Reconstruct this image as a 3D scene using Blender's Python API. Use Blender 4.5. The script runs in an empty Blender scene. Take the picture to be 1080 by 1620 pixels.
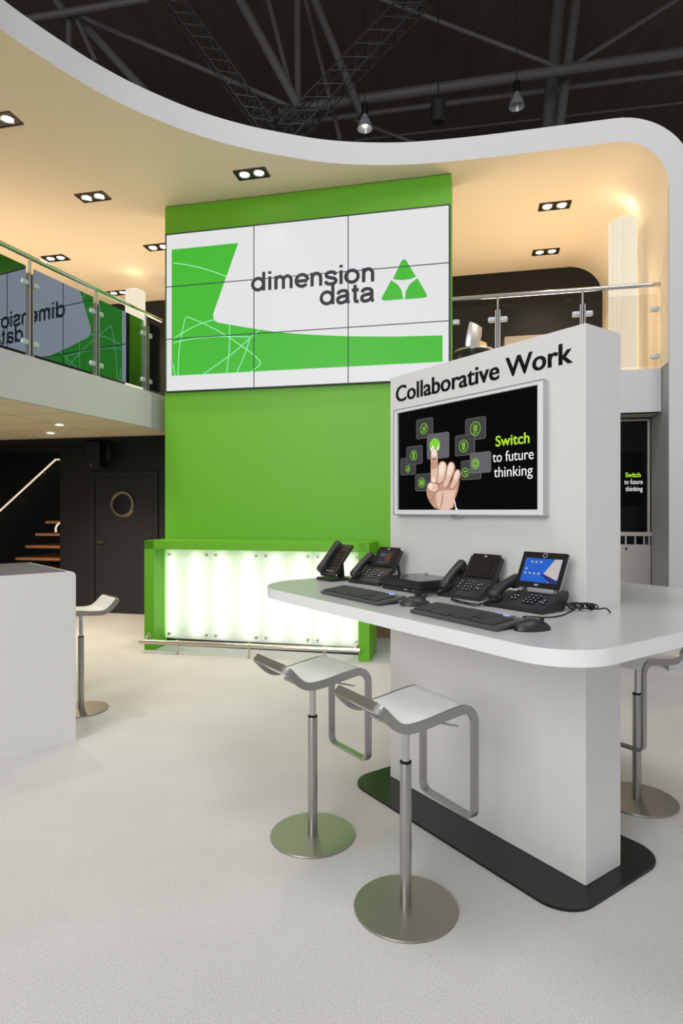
import bpy, bmesh, math, random
from mathutils import Vector, Matrix
PI = math.pi
random.seed(4)
C = bpy.context.scene.collection
scene = bpy.context.scene

# ------------------------------------------------------------------ camera, world, lights, exposure
F, SY, HC = 961.3, 808.0, 1.6068          # focal length in pixels, horizon row, eye height
cam = bpy.data.objects.new('camera', bpy.data.cameras.new('camera'))
C.objects.link(cam)
cam.location = (0, 0, HC)
cam.rotation_euler = (PI/2, 0, 0)
cam.data.sensor_fit = 'VERTICAL'
cam.data.sensor_height = 36.0
cam.data.lens = F/1620*36.0
cam.data.shift_y = (SY-810.0)/1620.0
cam.data.clip_end = 200
scene.camera = cam
scene.view_settings.view_transform = 'Standard'
scene.view_settings.look = 'None'
scene.view_settings.gamma = 1.0
scene.view_settings.use_curve_mapping = False
scene.view_settings.exposure = 0.1
scene.cycles.use_denoising = True
scene.cycles.max_bounces = 8
scene.cycles.transparent_max_bounces = 12
scene.cycles.sample_clamp_indirect = 6.0

world = bpy.data.worlds.new('hall_air')
scene.world = world
world.use_nodes = True
bgn = world.node_tree.nodes['Background']
bgn.inputs[0].default_value = (0.97, 0.98, 1.0, 1)
bgn.inputs[1].default_value = 0.35

def area(name, loc, target, size, power, col=(1, 1, 1), sy=None):
    l = bpy.data.lights.new(name, 'AREA')
    l.energy = power; l.color = col; l.size = size
    if sy: l.shape = 'RECTANGLE'; l.size_y = sy
    o = bpy.data.objects.new(name, l); C.objects.link(o)
    o.location = loc
    d = Vector(target)-Vector(loc)
    o.rotation_euler = d.to_track_quat('-Z', 'Y').to_euler()
    return o
area('hall_fill_light', (-5.5, -6.0, 5.0), (0.2, 4.5, 1.0), 5.0, 540, (1.0, 0.99, 0.98))  # added low frontal fill, to brighten the kiosk below its table top
area('hall_fill_light', (3.5, -2.5, 11.5), (0.4, 4.5, 0.0), 4.0, 390, (1.0, 0.99, 0.985))  # added overhead fill, as the next; stands for hall lighting out of view
area('hall_fill_light', (-3.5, 2.0, 12.5), (-1.2, 5.0, 0.0), 4.0, 300, (1.0, 0.99, 0.985))

# ------------------------------------------------------------------ frames and back-projection
B = 0.217
OV = Vector((-2.1505, 7.5048, 0))
EU = Vector((math.cos(B), -math.sin(B), 0)); EV = Vector((math.sin(B), math.cos(B), 0))
def VW(u, v, z=0.0): return OV+EU*u+EV*v+Vector((0, 0, z))      # frame of the green tower
A = 2.1786
KD = Vector((1.036, 2.5789, 0))
DX = Vector((-math.cos(A), -math.sin(A), 0)); DY = Vector((math.sin(A), -math.cos(A), 0))
DROT = A-PI
def DW(x, y, z=0.0): return KD+DX*x+DY*y+Vector((0, 0, z))      # frame of the kiosk
def onz(px, py, z):
    Y = F*(HC-z)/(py-SY); return Vector(((px-540)/F*Y, Y, z))
def depth(px, py, Y): return Vector(((px-540)/F*Y, Y, HC-(py-SY)*Y/F))
def onv(px, py, v):                                             # pixel -> (u, z) on a plane parallel to the tower
    k = (px-540)/F
    Y = (v+OV.dot(EV))/(k*EV.x+EV.y)
    P = Vector((k*Y, Y, 0))
    return (P-OV).dot(EU), HC-(py-SY)*Y/F
def toV(P): d = Vector((P[0], P[1], 0))-OV; return d.dot(EU), d.dot(EV)

# ------------------------------------------------------------------ materials
def lin(c):
    out = []
    for x in c[:3]:
        x = x/255.0
        out.append(x/12.92 if x <= 0.04045 else ((x+0.055)/1.055)**2.4)
    return (*out, 1.0)
def mat(name, rgb, rough=0.5, metal=0.0, noise=0.0, nscale=40.0, bump=0.0, bscale=200.0, spec=0.5, coat=0.0, stretch=None):
    m = bpy.data.materials.new(name); m.use_nodes = True
    nt = m.node_tree; p = nt.nodes['Principled BSDF']
    p.inputs['Base Color'].default_value = lin(rgb)
    p.inputs['Roughness'].default_value = rough
    p.inputs['Metallic'].default_value = metal
    p.inputs['Specular IOR Level'].default_value = spec
    p.inputs['Coat Weight'].default_value = coat
    tc = nt.nodes.new('ShaderNodeTexCoord'); src = tc.outputs['Object']
    if stretch:
        mp = nt.nodes.new('ShaderNodeMapping'); mp.inputs['Scale'].default_value = stretch
        nt.links.new(src, mp.inputs['Vector']); src = mp.outputs['Vector']
    if noise:
        n = nt.nodes.new('ShaderNodeTexNoise'); n.inputs['Scale'].default_value = nscale
        nt.links.new(src, n.inputs['Vector'])
        mx = nt.nodes.new('ShaderNodeMix'); mx.data_type = 'RGBA'
        c = lin(rgb)
        mx.inputs['A'].default_value = tuple(min(1, x*(1-noise)) for x in c[:3])+(1,)
        mx.inputs['B'].default_value = tuple(min(1, x*(1+noise)) for x in c[:3])+(1,)
        nt.links.new(n.outputs['Fac'], mx.inputs['Factor'])
        nt.links.new(mx.outputs['Result'], p.inputs['Base Color'])
    if bump:
        n2 = nt.nodes.new('ShaderNodeTexNoise'); n2.inputs['Scale'].default_value = bscale; n2.inputs['Detail'].default_value = 3
        nt.links.new(src, n2.inputs['Vector'])
        b = nt.nodes.new('ShaderNodeBump'); b.inputs['Strength'].default_value = bump; b.inputs['Distance'].default_value = 0.01
        nt.links.new(n2.outputs['Fac'], b.inputs['Height']); nt.links.new(b.outputs['Normal'], p.inputs['Normal'])
    return m
def emis(name, rgb, s=1.0):
    m = bpy.data.materials.new(name); m.use_nodes = True
    nt = m.node_tree; p = nt.nodes['Principled BSDF']
    p.inputs['Base Color'].default_value = (0.004, 0.004, 0.004, 1)
    p.inputs['Roughness'].default_value = 0.35
    p.inputs['Specular IOR Level'].default_value = 0.2
    p.inputs['Emission Color'].default_value = lin(rgb)
    p.inputs['Emission Strength'].default_value = s
    return m
def glass(name, tint, refl, rough=0.0, gcol=(1, 1, 1, 1), fk=1.0):
    m = bpy.data.materials.new(name); m.use_nodes = True
    nt = m.node_tree; nt.nodes.remove(nt.nodes['Principled BSDF'])
    out = nt.nodes['Material Output']
    t = nt.nodes.new('ShaderNodeBsdfTransparent'); t.inputs[0].default_value = tint
    g = nt.nodes.new('ShaderNodeBsdfGlossy'); g.inputs['Roughness'].default_value = rough; g.inputs['Color'].default_value = gcol
    fr = nt.nodes.new('ShaderNodeFresnel'); fr.inputs[0].default_value = 1.5
    ad = nt.nodes.new('ShaderNodeMath'); ad.operation = 'MULTIPLY_ADD'; ad.use_clamp = True; ad.inputs[1].default_value = fk; ad.inputs[2].default_value = refl
    mx = nt.nodes.new('ShaderNodeMixShader')
    nt.links.new(fr.outputs[0], ad.inputs[0]); nt.links.new(ad.outputs[0], mx.inputs[0])
    nt.links.new(t.outputs[0], mx.inputs[1]); nt.links.new(g.outputs[0], mx.inputs[2]); nt.links.new(mx.outputs[0], out.inputs[0])
    return m
M = {}
M['white'] = mat('white_lacquer', (222, 221, 219), 0.42, bump=0.02, bscale=90)
M['fascia'] = mat('fascia_paint', (200, 200, 202), 0.55, bump=0.02, bscale=60)
M['cream'] = mat('ceiling_cream', (236, 216, 186), 0.7, noise=0.015, nscale=1.2)
M['tabletop'] = mat('grey_table_top', (190, 190, 189), 0.25, bump=0.012, bscale=60)  # top face greyer than the table edge
M['tableedge'] = mat('white_table_edge', (236, 236, 236), 0.35)
M['blocktop'] = mat('grey_glossy_top', (126, 126, 128), 0.25)  # top face greyer than the white block
M['green'] = mat('green_lacquer', (98, 174, 14), 0.45, noise=0.02, nscale=1.5)
M['blacklac'] = mat('black_lacquer', (20, 20, 20), 0.3, spec=0.45)
M['black'] = mat('black_paint', (30, 28, 27), 0.6, noise=0.1, nscale=3)
M['blackdoor'] = mat('charcoal_door_paint', (34, 33, 35), 0.5)
M['void'] = mat('dark_void_paint', (16, 15, 15), 0.8)
M['tan'] = mat('tan_wall_veneer', (150, 126, 96), 0.6, noise=0.08, nscale=4, stretch=(8, 1, 1))
M['text'] = mat('black_vinyl_letters', (12, 12, 14), 0.8, spec=0.2)
M['steel'] = mat('brushed_steel', (176, 175, 172), 0.34, 1.0, noise=0.05, nscale=60, stretch=(1, 1, 0.05))
M['steeldisc'] = mat('satin_steel_disc', (168, 164, 156), 0.42, 1.0, noise=0.03, nscale=3)
M['chrome'] = mat('polished_chrome', (205, 205, 205), 0.12, 1.0)
M['rubber'] = mat('black_rubber', (20, 20, 20), 0.7)
M['seat'] = mat('white_seat_laminate', (245, 245, 244), 0.4)
M['phone'] = mat('black_plastic', (38, 38, 40), 0.42, bump=0.03, bscale=500)
M['phonegloss'] = mat('black_gloss_plastic', (20, 20, 22), 0.15)
M['kb'] = mat('keyboard_charcoal', (76, 76, 78), 0.5)
M['key'] = mat('keycap_black', (52, 52, 53), 0.55)
M['mark'] = mat('white_key_print', (225, 225, 225), 0.6)
M['silver'] = mat('silver_plastic', (190, 192, 195), 0.3, 0.6)
M['tvframe'] = mat('white_tv_bezel', (232, 232, 234), 0.25)
M['wood'] = mat('oak_tread', (206, 140, 88), 0.5, noise=0.15, nscale=6, stretch=(1, 12, 12))
M['hall'] = mat('dark_hall_roof', (74, 65, 58), 0.9, noise=0.35, nscale=0.8, stretch=(6, 0.4, 1))
M['tube'] = mat('grey_roof_steel', (90, 87, 85), 0.5, noise=0.1, nscale=2)
M['truss'] = mat('dark_truss_alloy', (58, 56, 55), 0.45, 0.2)
M['greypanel'] = mat('warm_grey_panel', (176, 170, 165), 0.5)
M['wallshade'] = mat('shaded_wall_paint', (150, 150, 152), 0.55)  # darkened wall colour: shade on the lower inner face is put in here
M['chairsilver'] = mat('blue_silver_shell', (178, 188, 206), 0.3, 0.7)
M['cabglass'] = mat('dark_navy_glass', (10, 11, 17), 0.12, spec=0.15)
M['beige'] = mat('beige_laminate', (196, 180, 140), 0.5)
M['railsteel'] = mat('warm_polished_steel', (205, 198, 184), 0.22, 1.0)
M['brass'] = mat('brushed_brass_steel', (178, 160, 130), 0.25, 1.0)
M['dkframe'] = mat('dark_bronze_trim', (62, 50, 38), 0.35, 0.5)
M['screenw'] = emis('screen_white', (218, 218, 220), 1.0)
M['screeng'] = emis('screen_green', (66, 178, 48), 1.0)
M['screenl'] = emis('screen_pale_green', (150, 235, 180), 1.0)
M['screenk'] = emis('screen_black_text', (46, 46, 50), 1.0)
M['seam'] = mat('bezel_seam', (24, 30, 52), 0.5)
M['tvblack'] = emis('tv_black', (3, 3, 4), 1.0); M['tvblack'].node_tree.nodes['Principled BSDF'].inputs['Specular IOR Level'].default_value = 0.05; M['tvblack'].node_tree.nodes['Principled BSDF'].inputs['Base Color'].default_value = (0.001, 0.001, 0.001, 1)
M['tvgrey'] = emis('tv_tile_grey', (58, 58, 60), 1.0)
M['tvgrey2'] = emis('tv_tile_bright', (92, 92, 96), 1.0)
M['tvedge'] = emis('tv_tile_edge', (112, 112, 114), 1.0)
M['tvgreen'] = emis('tv_icon_green', (128, 200, 44), 1.0)
M['tvlime'] = emis('tv_word_lime', (170, 222, 44), 1.0)
M['tvwhite'] = emis('tv_word_white', (240, 240, 240), 1.0)
M['skin'] = emis('tv_skin', (220, 186, 166), 1.0)
M['skinl'] = emis('tv_skin_light', (238, 216, 200), 1.0)
M['skind'] = emis('tv_skin_dark', (150, 108, 88), 1.0)
M['skinm'] = emis('tv_skin_mid', (186, 146, 124), 1.0)
M['nail'] = emis('tv_nail', (226, 180, 172), 1.0)
M['lamp'] = emis('warm_lamp_shade', (250, 236, 212), 0.92)
nt = M['lamp'].node_tree; p = nt.nodes['Principled BSDF']
tc = nt.nodes.new('ShaderNodeTexCoord'); mp = nt.nodes.new('ShaderNodeMapping'); mp.inputs['Scale'].default_value = (60, 60, 0.15)
n1 = nt.nodes.new('ShaderNodeTexNoise'); n1.inputs['Scale'].default_value = 1.0
cr = nt.nodes.new('ShaderNodeMix'); cr.data_type = 'RGBA'; cr.inputs['A'].default_value = lin((226, 206, 172)); cr.inputs['B'].default_value = lin((255, 248, 232))
nt.links.new(tc.outputs['Object'], mp.inputs['Vector']); nt.links.new(mp.outputs['Vector'], n1.inputs['Vector']); nt.links.new(n1.outputs['Fac'], cr.inputs['Factor']); nt.links.new(cr.outputs['Result'], p.inputs['Emission Color'])
M['bulb'] = emis('downlight_bulb', (255, 244, 224), 6.0)
M['bulbsoft'] = emis('soffit_bulb', (255, 246, 230), 4.0)
M['tubelight'] = emis('fluorescent_tube', (255, 255, 244), 7.2)
M['lcd'] = emis('keyboard_lcd', (150, 170, 230), 1.0)
M['blue'] = emis('tablet_blue', (28, 92, 190), 1.0)
M['pale'] = emis('tablet_pale', (186, 178, 178), 1.0)
M['navy'] = emis('tablet_navy', (30, 44, 110), 1.0)
M['dim'] = emis('phone_screen_dim', (44, 40, 42), 1.0)
M['dimred'] = emis('phone_screen_red', (92, 54, 40), 1.0)
M['dimblue'] = emis('phone_screen_blue', (70, 84, 108), 1.0)
M['railglow'] = emis('lit_handrail', (255, 236, 200), 0.8)
M['glassl'] = glass('balustrade_glass', (0.80, 0.86, 0.86, 1), 0.26, gcol=(0.72, 0.86, 1.0, 1))
M['glassr'] = glass('balustrade_glass_clear', (0.93, 0.92, 0.90, 1), 0.0, fk=0.3)
M['clamp'] = mat('clear_clamp_plastic', (196, 200, 204), 0.3, 0.3)
# frosted back-lit panel
m = bpy.data.materials.new('frosted_acrylic'); m.use_nodes = True
nt = m.node_tree; nt.nodes.remove(nt.nodes['Principled BSDF'])
tl = nt.nodes.new('ShaderNodeBsdfTranslucent'); tl.inputs[0].default_value = (0.95, 0.98, 0.94, 1)
df = nt.nodes.new('ShaderNodeBsdfDiffuse'); df.inputs[0].default_value = (0.8, 0.84, 0.8, 1)
mx = nt.nodes.new('ShaderNodeMixShader'); mx.inputs[0].default_value = 0.25
nt.links.new(tl.outputs[0], mx.inputs[1]); nt.links.new(df.outputs[0], mx.inputs[2]); nt.links.new(mx.outputs[0], nt.nodes['Material Output'].inputs[0])
M['frost'] = m
# carpet
m = mat('cream_carpet', (214, 211, 205), 0.95, spec=0.1)
nt = m.node_tree; p = nt.nodes['Principled BSDF']
tc = nt.nodes.new('ShaderNodeTexCoord')
n1 = nt.nodes.new('ShaderNodeTexNoise'); n1.inputs['Scale'].default_value = 210; n1.inputs['Detail'].default_value = 4
n2 = nt.nodes.new('ShaderNodeTexNoise'); n2.inputs['Scale'].default_value = 1.6; n2.inputs['Detail'].default_value = 3
vo = nt.nodes.new('ShaderNodeTexVoronoi'); vo.inputs['Scale'].default_value = 330
for n in (n1, n2, vo): nt.links.new(tc.outputs['Object'], n.inputs['Vector'])
r1 = nt.nodes.new('ShaderNodeMapRange'); r1.inputs['From Min'].default_value = 0.3; r1.inputs['From Max'].default_value = 0.7
r1.inputs['To Min'].default_value = 0.68; r1.inputs['To Max'].default_value = 1.10
nt.links.new(n1.outputs['Fac'], r1.inputs['Value'])
r2 = nt.nodes.new('ShaderNodeMapRange'); r2.inputs['From Min'].default_value = 0.3; r2.inputs['From Max'].default_value = 0.7
r2.inputs['To Min'].default_value = 0.95; r2.inputs['To Max'].default_value = 1.03
nt.links.new(n2.outputs['Fac'], r2.inputs['Value'])
mu = nt.nodes.new('ShaderNodeMath'); mu.operation = 'MULTIPLY'
nt.links.new(r1.outputs[0], mu.inputs[0]); nt.links.new(r2.outputs[0], mu.inputs[1])
cm = nt.nodes.new('ShaderNodeMix'); cm.data_type = 'RGBA'; cm.blend_type = 'MULTIPLY'; cm.inputs['Factor'].default_value = 1
cm.inputs['A'].default_value = lin((219, 217, 215)); nt.links.new(mu.outputs[0], cm.inputs['B'])
nt.links.new(cm.outputs['Result'], p.inputs['Base Color'])
bp = nt.nodes.new('ShaderNodeBump'); bp.inputs['Strength'].default_value = 0.55; bp.inputs['Distance'].default_value = 0.004
ad = nt.nodes.new('ShaderNodeMath'); ad.operation = 'ADD'
nt.links.new(n1.outputs['Fac'], ad.inputs[0]); nt.links.new(vo.outputs['Distance'], ad.inputs[1])
nt.links.new(ad.outputs[0], bp.inputs['Height']); nt.links.new(bp.outputs['Normal'], p.inputs['Normal'])
M['carpet'] = m
# soffit tiles
m = mat('soffit_boards', (226, 208, 172), 0.6)
nt = m.node_tree; p = nt.nodes['Principled BSDF']
tc = nt.nodes.new('ShaderNodeTexCoord'); br = nt.nodes.new('ShaderNodeTexBrick')
br.inputs['Color1'].default_value = lin((232, 214, 180)); br.inputs['Color2'].default_value = lin((228, 209, 176)); br.inputs['Mortar'].default_value = lin((120, 100, 76))
br.inputs['Scale'].default_value = 1.0; br.inputs['Mortar Size'].default_value = 0.006; br.inputs['Brick Width'].default_value = 1.2; br.inputs['Row Height'].default_value = 0.6
br.offset = 0.0
nt.links.new(tc.outputs['Object'], br.inputs['Vector']); nt.links.new(br.outputs['Color'], p.inputs['Base Color'])
M['soffit'] = m

# ------------------------------------------------------------------ mesh helpers
class MB:
    def __init__(s): s.bm = bmesh.new(); s.mi = 0; s.bev = False
    def _f(s, vs):
        try:
            f = s.bm.faces.new(vs); f.material_index = s.mi; return f
        except ValueError: return None
    def box(s, c, d, bev=0.0, rot=None, seg=2):
        t = bmesh.new(); bmesh.ops.create_cube(t, size=1.0)
        for v in t.verts: v.co = Vector((v.co.x*d[0], v.co.y*d[1], v.co.z*d[2]))
        if bev: s.bev = True; bmesh.ops.bevel(t, geom=list(t.edges), offset=bev, segments=seg, profile=0.5, affect='EDGES')
        mt = Matrix.Translation(Vector(c))
        if rot is not None: mt = mt @ rot.to_4x4()
        s.add(t, mt); return s
    def add(s, t, mt=None):
        mp = {}
        for v in t.verts: mp[v.index if False else v] = s.bm.verts.new(mt @ v.co if mt else v.co)
        for f in t.faces: s._f([mp[v] for v in f.verts])
        t.free()
    def prism(s, poly, z0, z1, axis='z', topmat=None, botmat=None, sidemat=None):
        def P(a, b, h): return Vector((a, b, h)) if axis == 'z' else (Vector((a, h, b)) if axis == 'y' else Vector((h, a, b)))
        lo = [s.bm.verts.new(P(a, b, z0)) for a, b in poly]; hi = [s.bm.verts.new(P(a, b, z1)) for a, b in poly]
        n = len(poly)
        f = s._f(lo[::-1]); 
        if f and botmat is not None: f.material_index = botmat
        f = s._f(hi)
        if f and topmat is not None: f.material_index = topmat
        for i in range(n):
            j = (i+1) % n; f = s._f([lo[i], lo[j], hi[j], hi[i]])
            if f and sidemat is not None: f.material_index = sidemat
        return s
    def sweep(s, path, secs, closed=False, cap=True):
        rings = [[s.bm.verts.new(p) for p in sec] for sec in secs]
        n = len(rings[0]); m_ = len(rings)
        for i in range(m_ if closed else m_-1):
            a, b = rings[i], rings[(i+1) % m_]
            for k in range(n): s._f([a[k], a[(k+1) % n], b[(k+1) % n], b[k]])
        if cap and not closed: s._f(rings[0][::-1]); s._f(rings[-1])
        return s
    def tube(s, path, r, n=12, closed=False, cap=True):
        path = [Vector(p) for p in path]; m_ = len(path)
        rs = r if isinstance(r, (list, tuple)) else [r]*m_
        T = []
        for i in range(m_):
            if closed: t = path[(i+1) % m_]-path[i-1]
            else: t = path[min(i+1, m_-1)]-path[max(i-1, 0)]
            T.append(t.normalized())
        up = Vector((0, 0, 1)) if abs(T[0].z) < 0.9 else Vector((1, 0, 0))
        nrm = (up-T[0]*up.dot(T[0])).normalized(); secs = []
        for i in range(m_):
            nrm = (nrm-T[i]*nrm.dot(T[i])).normalized(); bi = T[i].cross(nrm)
            secs.append([path[i]+(nrm*math.cos(2*PI*k/n)+bi*math.sin(2*PI*k/n))*rs[i] for k in range(n)])
        return s.sweep(path, secs, closed, cap)
    def lathe(s, prof, n=40, c=(0, 0, 0), axis='z', closed=False):
        c = Vector(c); rings = []
        for r, h in prof:
            ring = []
            for k in range(n):
                a = 2*PI*k/n; x, y = r*math.cos(a), r*math.sin(a)
                p_ = Vector((x, y, h)) if axis == 'z' else (Vector((x, h, y)) if axis == 'y' else Vector((h, x, y)))
                ring.append(s.bm.verts.new(c+p_))
            rings.append(ring)
        m_ = len(rings)
        for i in range(m_ if closed else m_-1):
            a, b = rings[i], rings[(i+1) % m_]
            for k in range(n): s._f([a[k], a[(k+1) % n], b[(k+1) % n], b[k]])
        if not closed: s._f(rings[0][::-1]); s._f(rings[-1])
        return s
    def poly(s, pts): s._f([s.bm.verts.new(Vector(p)) for p in pts]); return s
    def strip(s, pts, w, y):                     # flat line of width w in the XZ plane at depth y
        n = len(pts); L, R = [], []
        for i in range(n):
            a, b = pts[max(i-1, 0)], pts[min(i+1, n-1)]
            d = Vector((b[0]-a[0], b[1]-a[1])); d.normalize(); q = Vector((-d.y, d.x))*w/2
            L.append(s.bm.verts.new((pts[i][0]+q.x, y, pts[i][1]+q.y))); R.append(s.bm.verts.new((pts[i][0]-q.x, y, pts[i][1]-q.y)))
        for i in range(n-1): s._f([R[i], R[i+1], L[i+1], L[i]])
        return s
    def flat(s, pts, y, d=0.0006):               # thin plate in the XZ plane, front face at y
        return s.prism(pts, y, y+d, axis='y')
    def ell(s, c, r, mt=None, n=16):
        t = bmesh.new(); bmesh.ops.create_uvsphere(t, u_segments=n, v_segments=max(8, n//2), radius=1.0)
        for v in t.verts: v.co = Vector((v.co.x*r[0], v.co.y*r[1], v.co.z*r[2]))
        m4 = Matrix.Translation(Vector(c))
        if mt is not None: m4 = m4 @ mt.to_4x4()
        s.add(t, m4); return s
    def build(s, name, mats, parent=None, smooth=True, angle=35, mtx=None):
        bm = s.bm
        bmesh.ops.recalc_face_normals(bm, faces=list(bm.faces))
        me = bpy.data.meshes.new(name); bm.to_mesh(me); bm.free()
        for m_ in (mats if isinstance(mats, (list, tuple)) else [mats]): me.materials.append(m_)
        if smooth and len(me.polygons):
            me.polygons.foreach_set('use_smooth', [True]*len(me.polygons))
            me.set_sharp_from_angle(angle=math.radians(angle))
        o = bpy.data.objects.new(name, me); C.objects.link(o)
        if s.bev and smooth:
            wn = o.modifiers.new('weighted_normal', 'WEIGHTED_NORMAL'); wn.keep_sharp = True; wn.weight = 100
        if parent: o.parent = parent
        if mtx is not None: o.matrix_world = mtx
        return o
def rrect(x0, y0, x1, y1, r, n=6):
    rs = r if isinstance(r, (list, tuple)) else [r]*4      # order: (x0,y0),(x1,y0),(x1,y1),(x0,y1)
    out = []
    for (cx, cy, a0, rr) in ((x0+rs[0], y0+rs[0], PI, rs[0]), (x1-rs[1], y0+rs[1], 1.5*PI, rs[1]), (x1-rs[2], y1-rs[2], 0, rs[2]), (x0+rs[3], y1-rs[3], 0.5*PI, rs[3])):
        for k in range(n+1):
            a = a0+k/n*PI/2; out.append((cx+rr*math.cos(a), cy+rr*math.sin(a)))
    return out
def circ(cx, cy, r, n=24, sy=1.0): return [(cx+r*math.cos(2*PI*k/n), cy+sy*r*math.sin(2*PI*k/n)) for k in range(n)]
def smooth_pts(pts, it=2):
    for _ in range(it):
        out = []
        n = len(pts)
        for i in range(n):
            a, b = pts[i], pts[(i+1) % n]
            out += [(a[0]*.75+b[0]*.25, a[1]*.75+b[1]*.25), (a[0]*.25+b[0]*.75, a[1]*.25+b[1]*.75)]
        pts = out
    return pts
def spline(pts, n=8):
    out = []; P = [Vector(p) for p in pts]
    for i in range(len(P)-1):
        p0, p1, p2, p3 = P[max(i-1, 0)], P[i], P[i+1], P[min(i+2, len(P)-1)]
        for k in range(n):
            t = k/n
            out.append(0.5*((2*p1)+(p2-p0)*t+(2*p0-5*p1+4*p2-p3)*t*t+(3*p1-p0-3*p2+p3)*t**3))
    out.append(P[-1]); return out
def tag(o, label=None, cat=None, group=None, kind=None):
    if label: o['label'] = label
    if cat: o['category'] = cat
    if group: o['group'] = group
    if kind: o['kind'] = kind
    return o
def thing(name, label, cat, loc, rz=0.0, group=None):
    o = bpy.data.objects.new(name, None); C.objects.link(o)
    o.empty_display_size = 0.1
    o.location = loc; o.rotation_euler = (0, 0, rz)
    return tag(o, label, cat, group)
def struct(name, label, mb, mats, mtx=None, **k):
    return tag(mb.build(name, mats, None, mtx=mtx, **k), label, 'building', None, 'structure')
def copy_thing(o, parent=None):
    kids = [c for c in C.objects if c.parent == o]
    c = o.copy(); C.objects.link(c); c.parent = parent
    for k in kids: copy_thing(k, c)
    return c
MV = Matrix.Translation(OV) @ Matrix.Rotation(-B, 4, 'Z')
MD = Matrix.Translation(KD) @ Matrix.Rotation(DROT, 4, 'Z')
def lettering(name, body, m, parent, x0, x1, z0, capz, y, ref='H', bold=0.0, depth_=0.0008, spacing=1.0, shear=0.0, fat=0.0):
    """text in the parent's XZ plane facing -Y, fitted to x0..x1, baseline z0, height of ref glyph = capz"""
    def mesh_of(txt):
        cu = bpy.data.curves.new('lettering', 'FONT'); cu.body = txt; cu.offset = bold; cu.resolution_u = 5; cu.space_character = spacing
        cu.shear = shear
        ob = bpy.data.objects.new('lettering_source', cu); C.objects.link(ob)
        dg = bpy.context.evaluated_depsgraph_get()
        me_ = bpy.data.meshes.new_from_object(ob.evaluated_get(dg)); bpy.data.objects.remove(ob); bpy.data.curves.remove(cu)
        return me_
    rm = mesh_of(ref); hr = max(v.co.y for v in rm.vertices); bpy.data.meshes.remove(rm)
    me = mesh_of(body)
    xs = [v.co.x for v in me.vertices]; a, b = min(xs), max(xs)
    sx = (x1-x0)/(b-a); sz = capz/hr
    bm = bmesh.new(); bm.from_mesh(me); bpy.data.meshes.remove(me)
    for v in bm.verts: v.co = Vector((x0+(v.co.x-a)*sx, y, z0+v.co.y*sz))
    if fat:
        du = bmesh.ops.duplicate(bm, geom=list(bm.faces))
        for g in du['geom']:
            if isinstance(g, bmesh.types.BMVert): g.co.x += fat; g.co.y -= 0.0001
    ex = bmesh.ops.extrude_face_region(bm, geom=list(bm.faces))
    for g in ex['geom']:
        if isinstance(g, bmesh.types.BMVert): g.co.y += depth_
    mb = MB(); mb.bm.free(); mb.bm = bm
    for f in bm.faces: f.material_index = 0
    return mb.build(name, m, parent, smooth=False)

# ================================================================== THE SETTING
ZC = 5.37; ZT = 0.245; UR = 5.61; RA = 0.5; VB = 3.05
# carpeted floor
mb = MB(); mb.poly([(-16, -6, 0), (16, -6, 0), (16, 26, 0), (-16, 26, 0)])
struct('floor', 'cream pile carpet over the whole stand', mb, M['carpet'])
# canopy: flat ribbon with curved front edge, then a rounded corner into the right wall
front = [(0.094, -2.809), (0.172, -2.558), (0.274, -2.302), (0.394, -2.036), (0.55, -1.77), (0.731, -1.53), (0.94, -1.29), (1.182, -1.07), (1.45, -0.87), (1.738, -0.699),
         (2.02, -0.545), (2.297, -0.431), (2.628, -0.333), (2.964, -0.265), (3.303, -0.230), (3.637, -0.212), (3.965, -0.205), (4.5, -0.205), (UR-RA, -0.205)]
left = [(-6.0, -5.2), (-0.12, -5.2), (-0.09, -4.6), (-0.04, -3.8), (0.02, -3.2)]
fr3 = spline([(a, b, 0) for a, b in left[1:]+front], 4)
plan = [(-6.0, VB), (-6.0, -5.2)]+[(p.x, p.y) for p in fr3]+[(UR-RA, VB)]
mb = MB()
mb.prism(plan, ZC, ZC+ZT, topmat=1, botmat=0, sidemat=1)
N = 16; inn, outr = [], []
for k in range(N+1):
    a = PI/2*(1-k/N)
    for lst, r in ((inn, RA), (outr, RA+ZT)):
        x, z = UR-RA+r*math.cos(a), ZC-RA+r*math.sin(a)
        lst.append((mb.bm.verts.new((x, -0.205, z)), mb.bm.verts.new((x, VB, z))))
for k in range(N):
    mb.mi = 0; mb._f([inn[k][0], inn[k+1][0], inn[k+1][1], inn[k][1]])
    mb.mi = 1; mb._f([outr[k][0], outr[k][1], outr[k+1][1], outr[k+1][0]])
    mb._f([inn[k][0], outr[k][0], outr[k+1][0], inn[k+1][0]])
    mb._f([inn[k][1], inn[k+1][1], outr[k+1][1], outr[k][1]])
struct('ceiling', 'cream canopy ceiling with a white curved fascia and rounded corner', mb, [M['cream'], M['fascia']], MV, angle=25)
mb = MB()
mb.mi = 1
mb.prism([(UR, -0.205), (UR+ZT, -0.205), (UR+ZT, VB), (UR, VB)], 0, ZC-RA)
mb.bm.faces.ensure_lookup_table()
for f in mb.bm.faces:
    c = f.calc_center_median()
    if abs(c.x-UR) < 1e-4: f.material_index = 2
o = struct('wall_right', 'white upright end of the canopy ribbon on the right', mb, [M['cream'], M['fascia'], M['wallshade']], MV)
mb = MB(); mb.prism([(UR-0.004, -0.19), (UR, -0.19), (UR, VB), (UR-0.004, VB)], 3.10, ZC-RA)
struct('wall_right_lining', 'cream painted inner face of the right wall upstairs', mb, M['cream'], MV)
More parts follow.
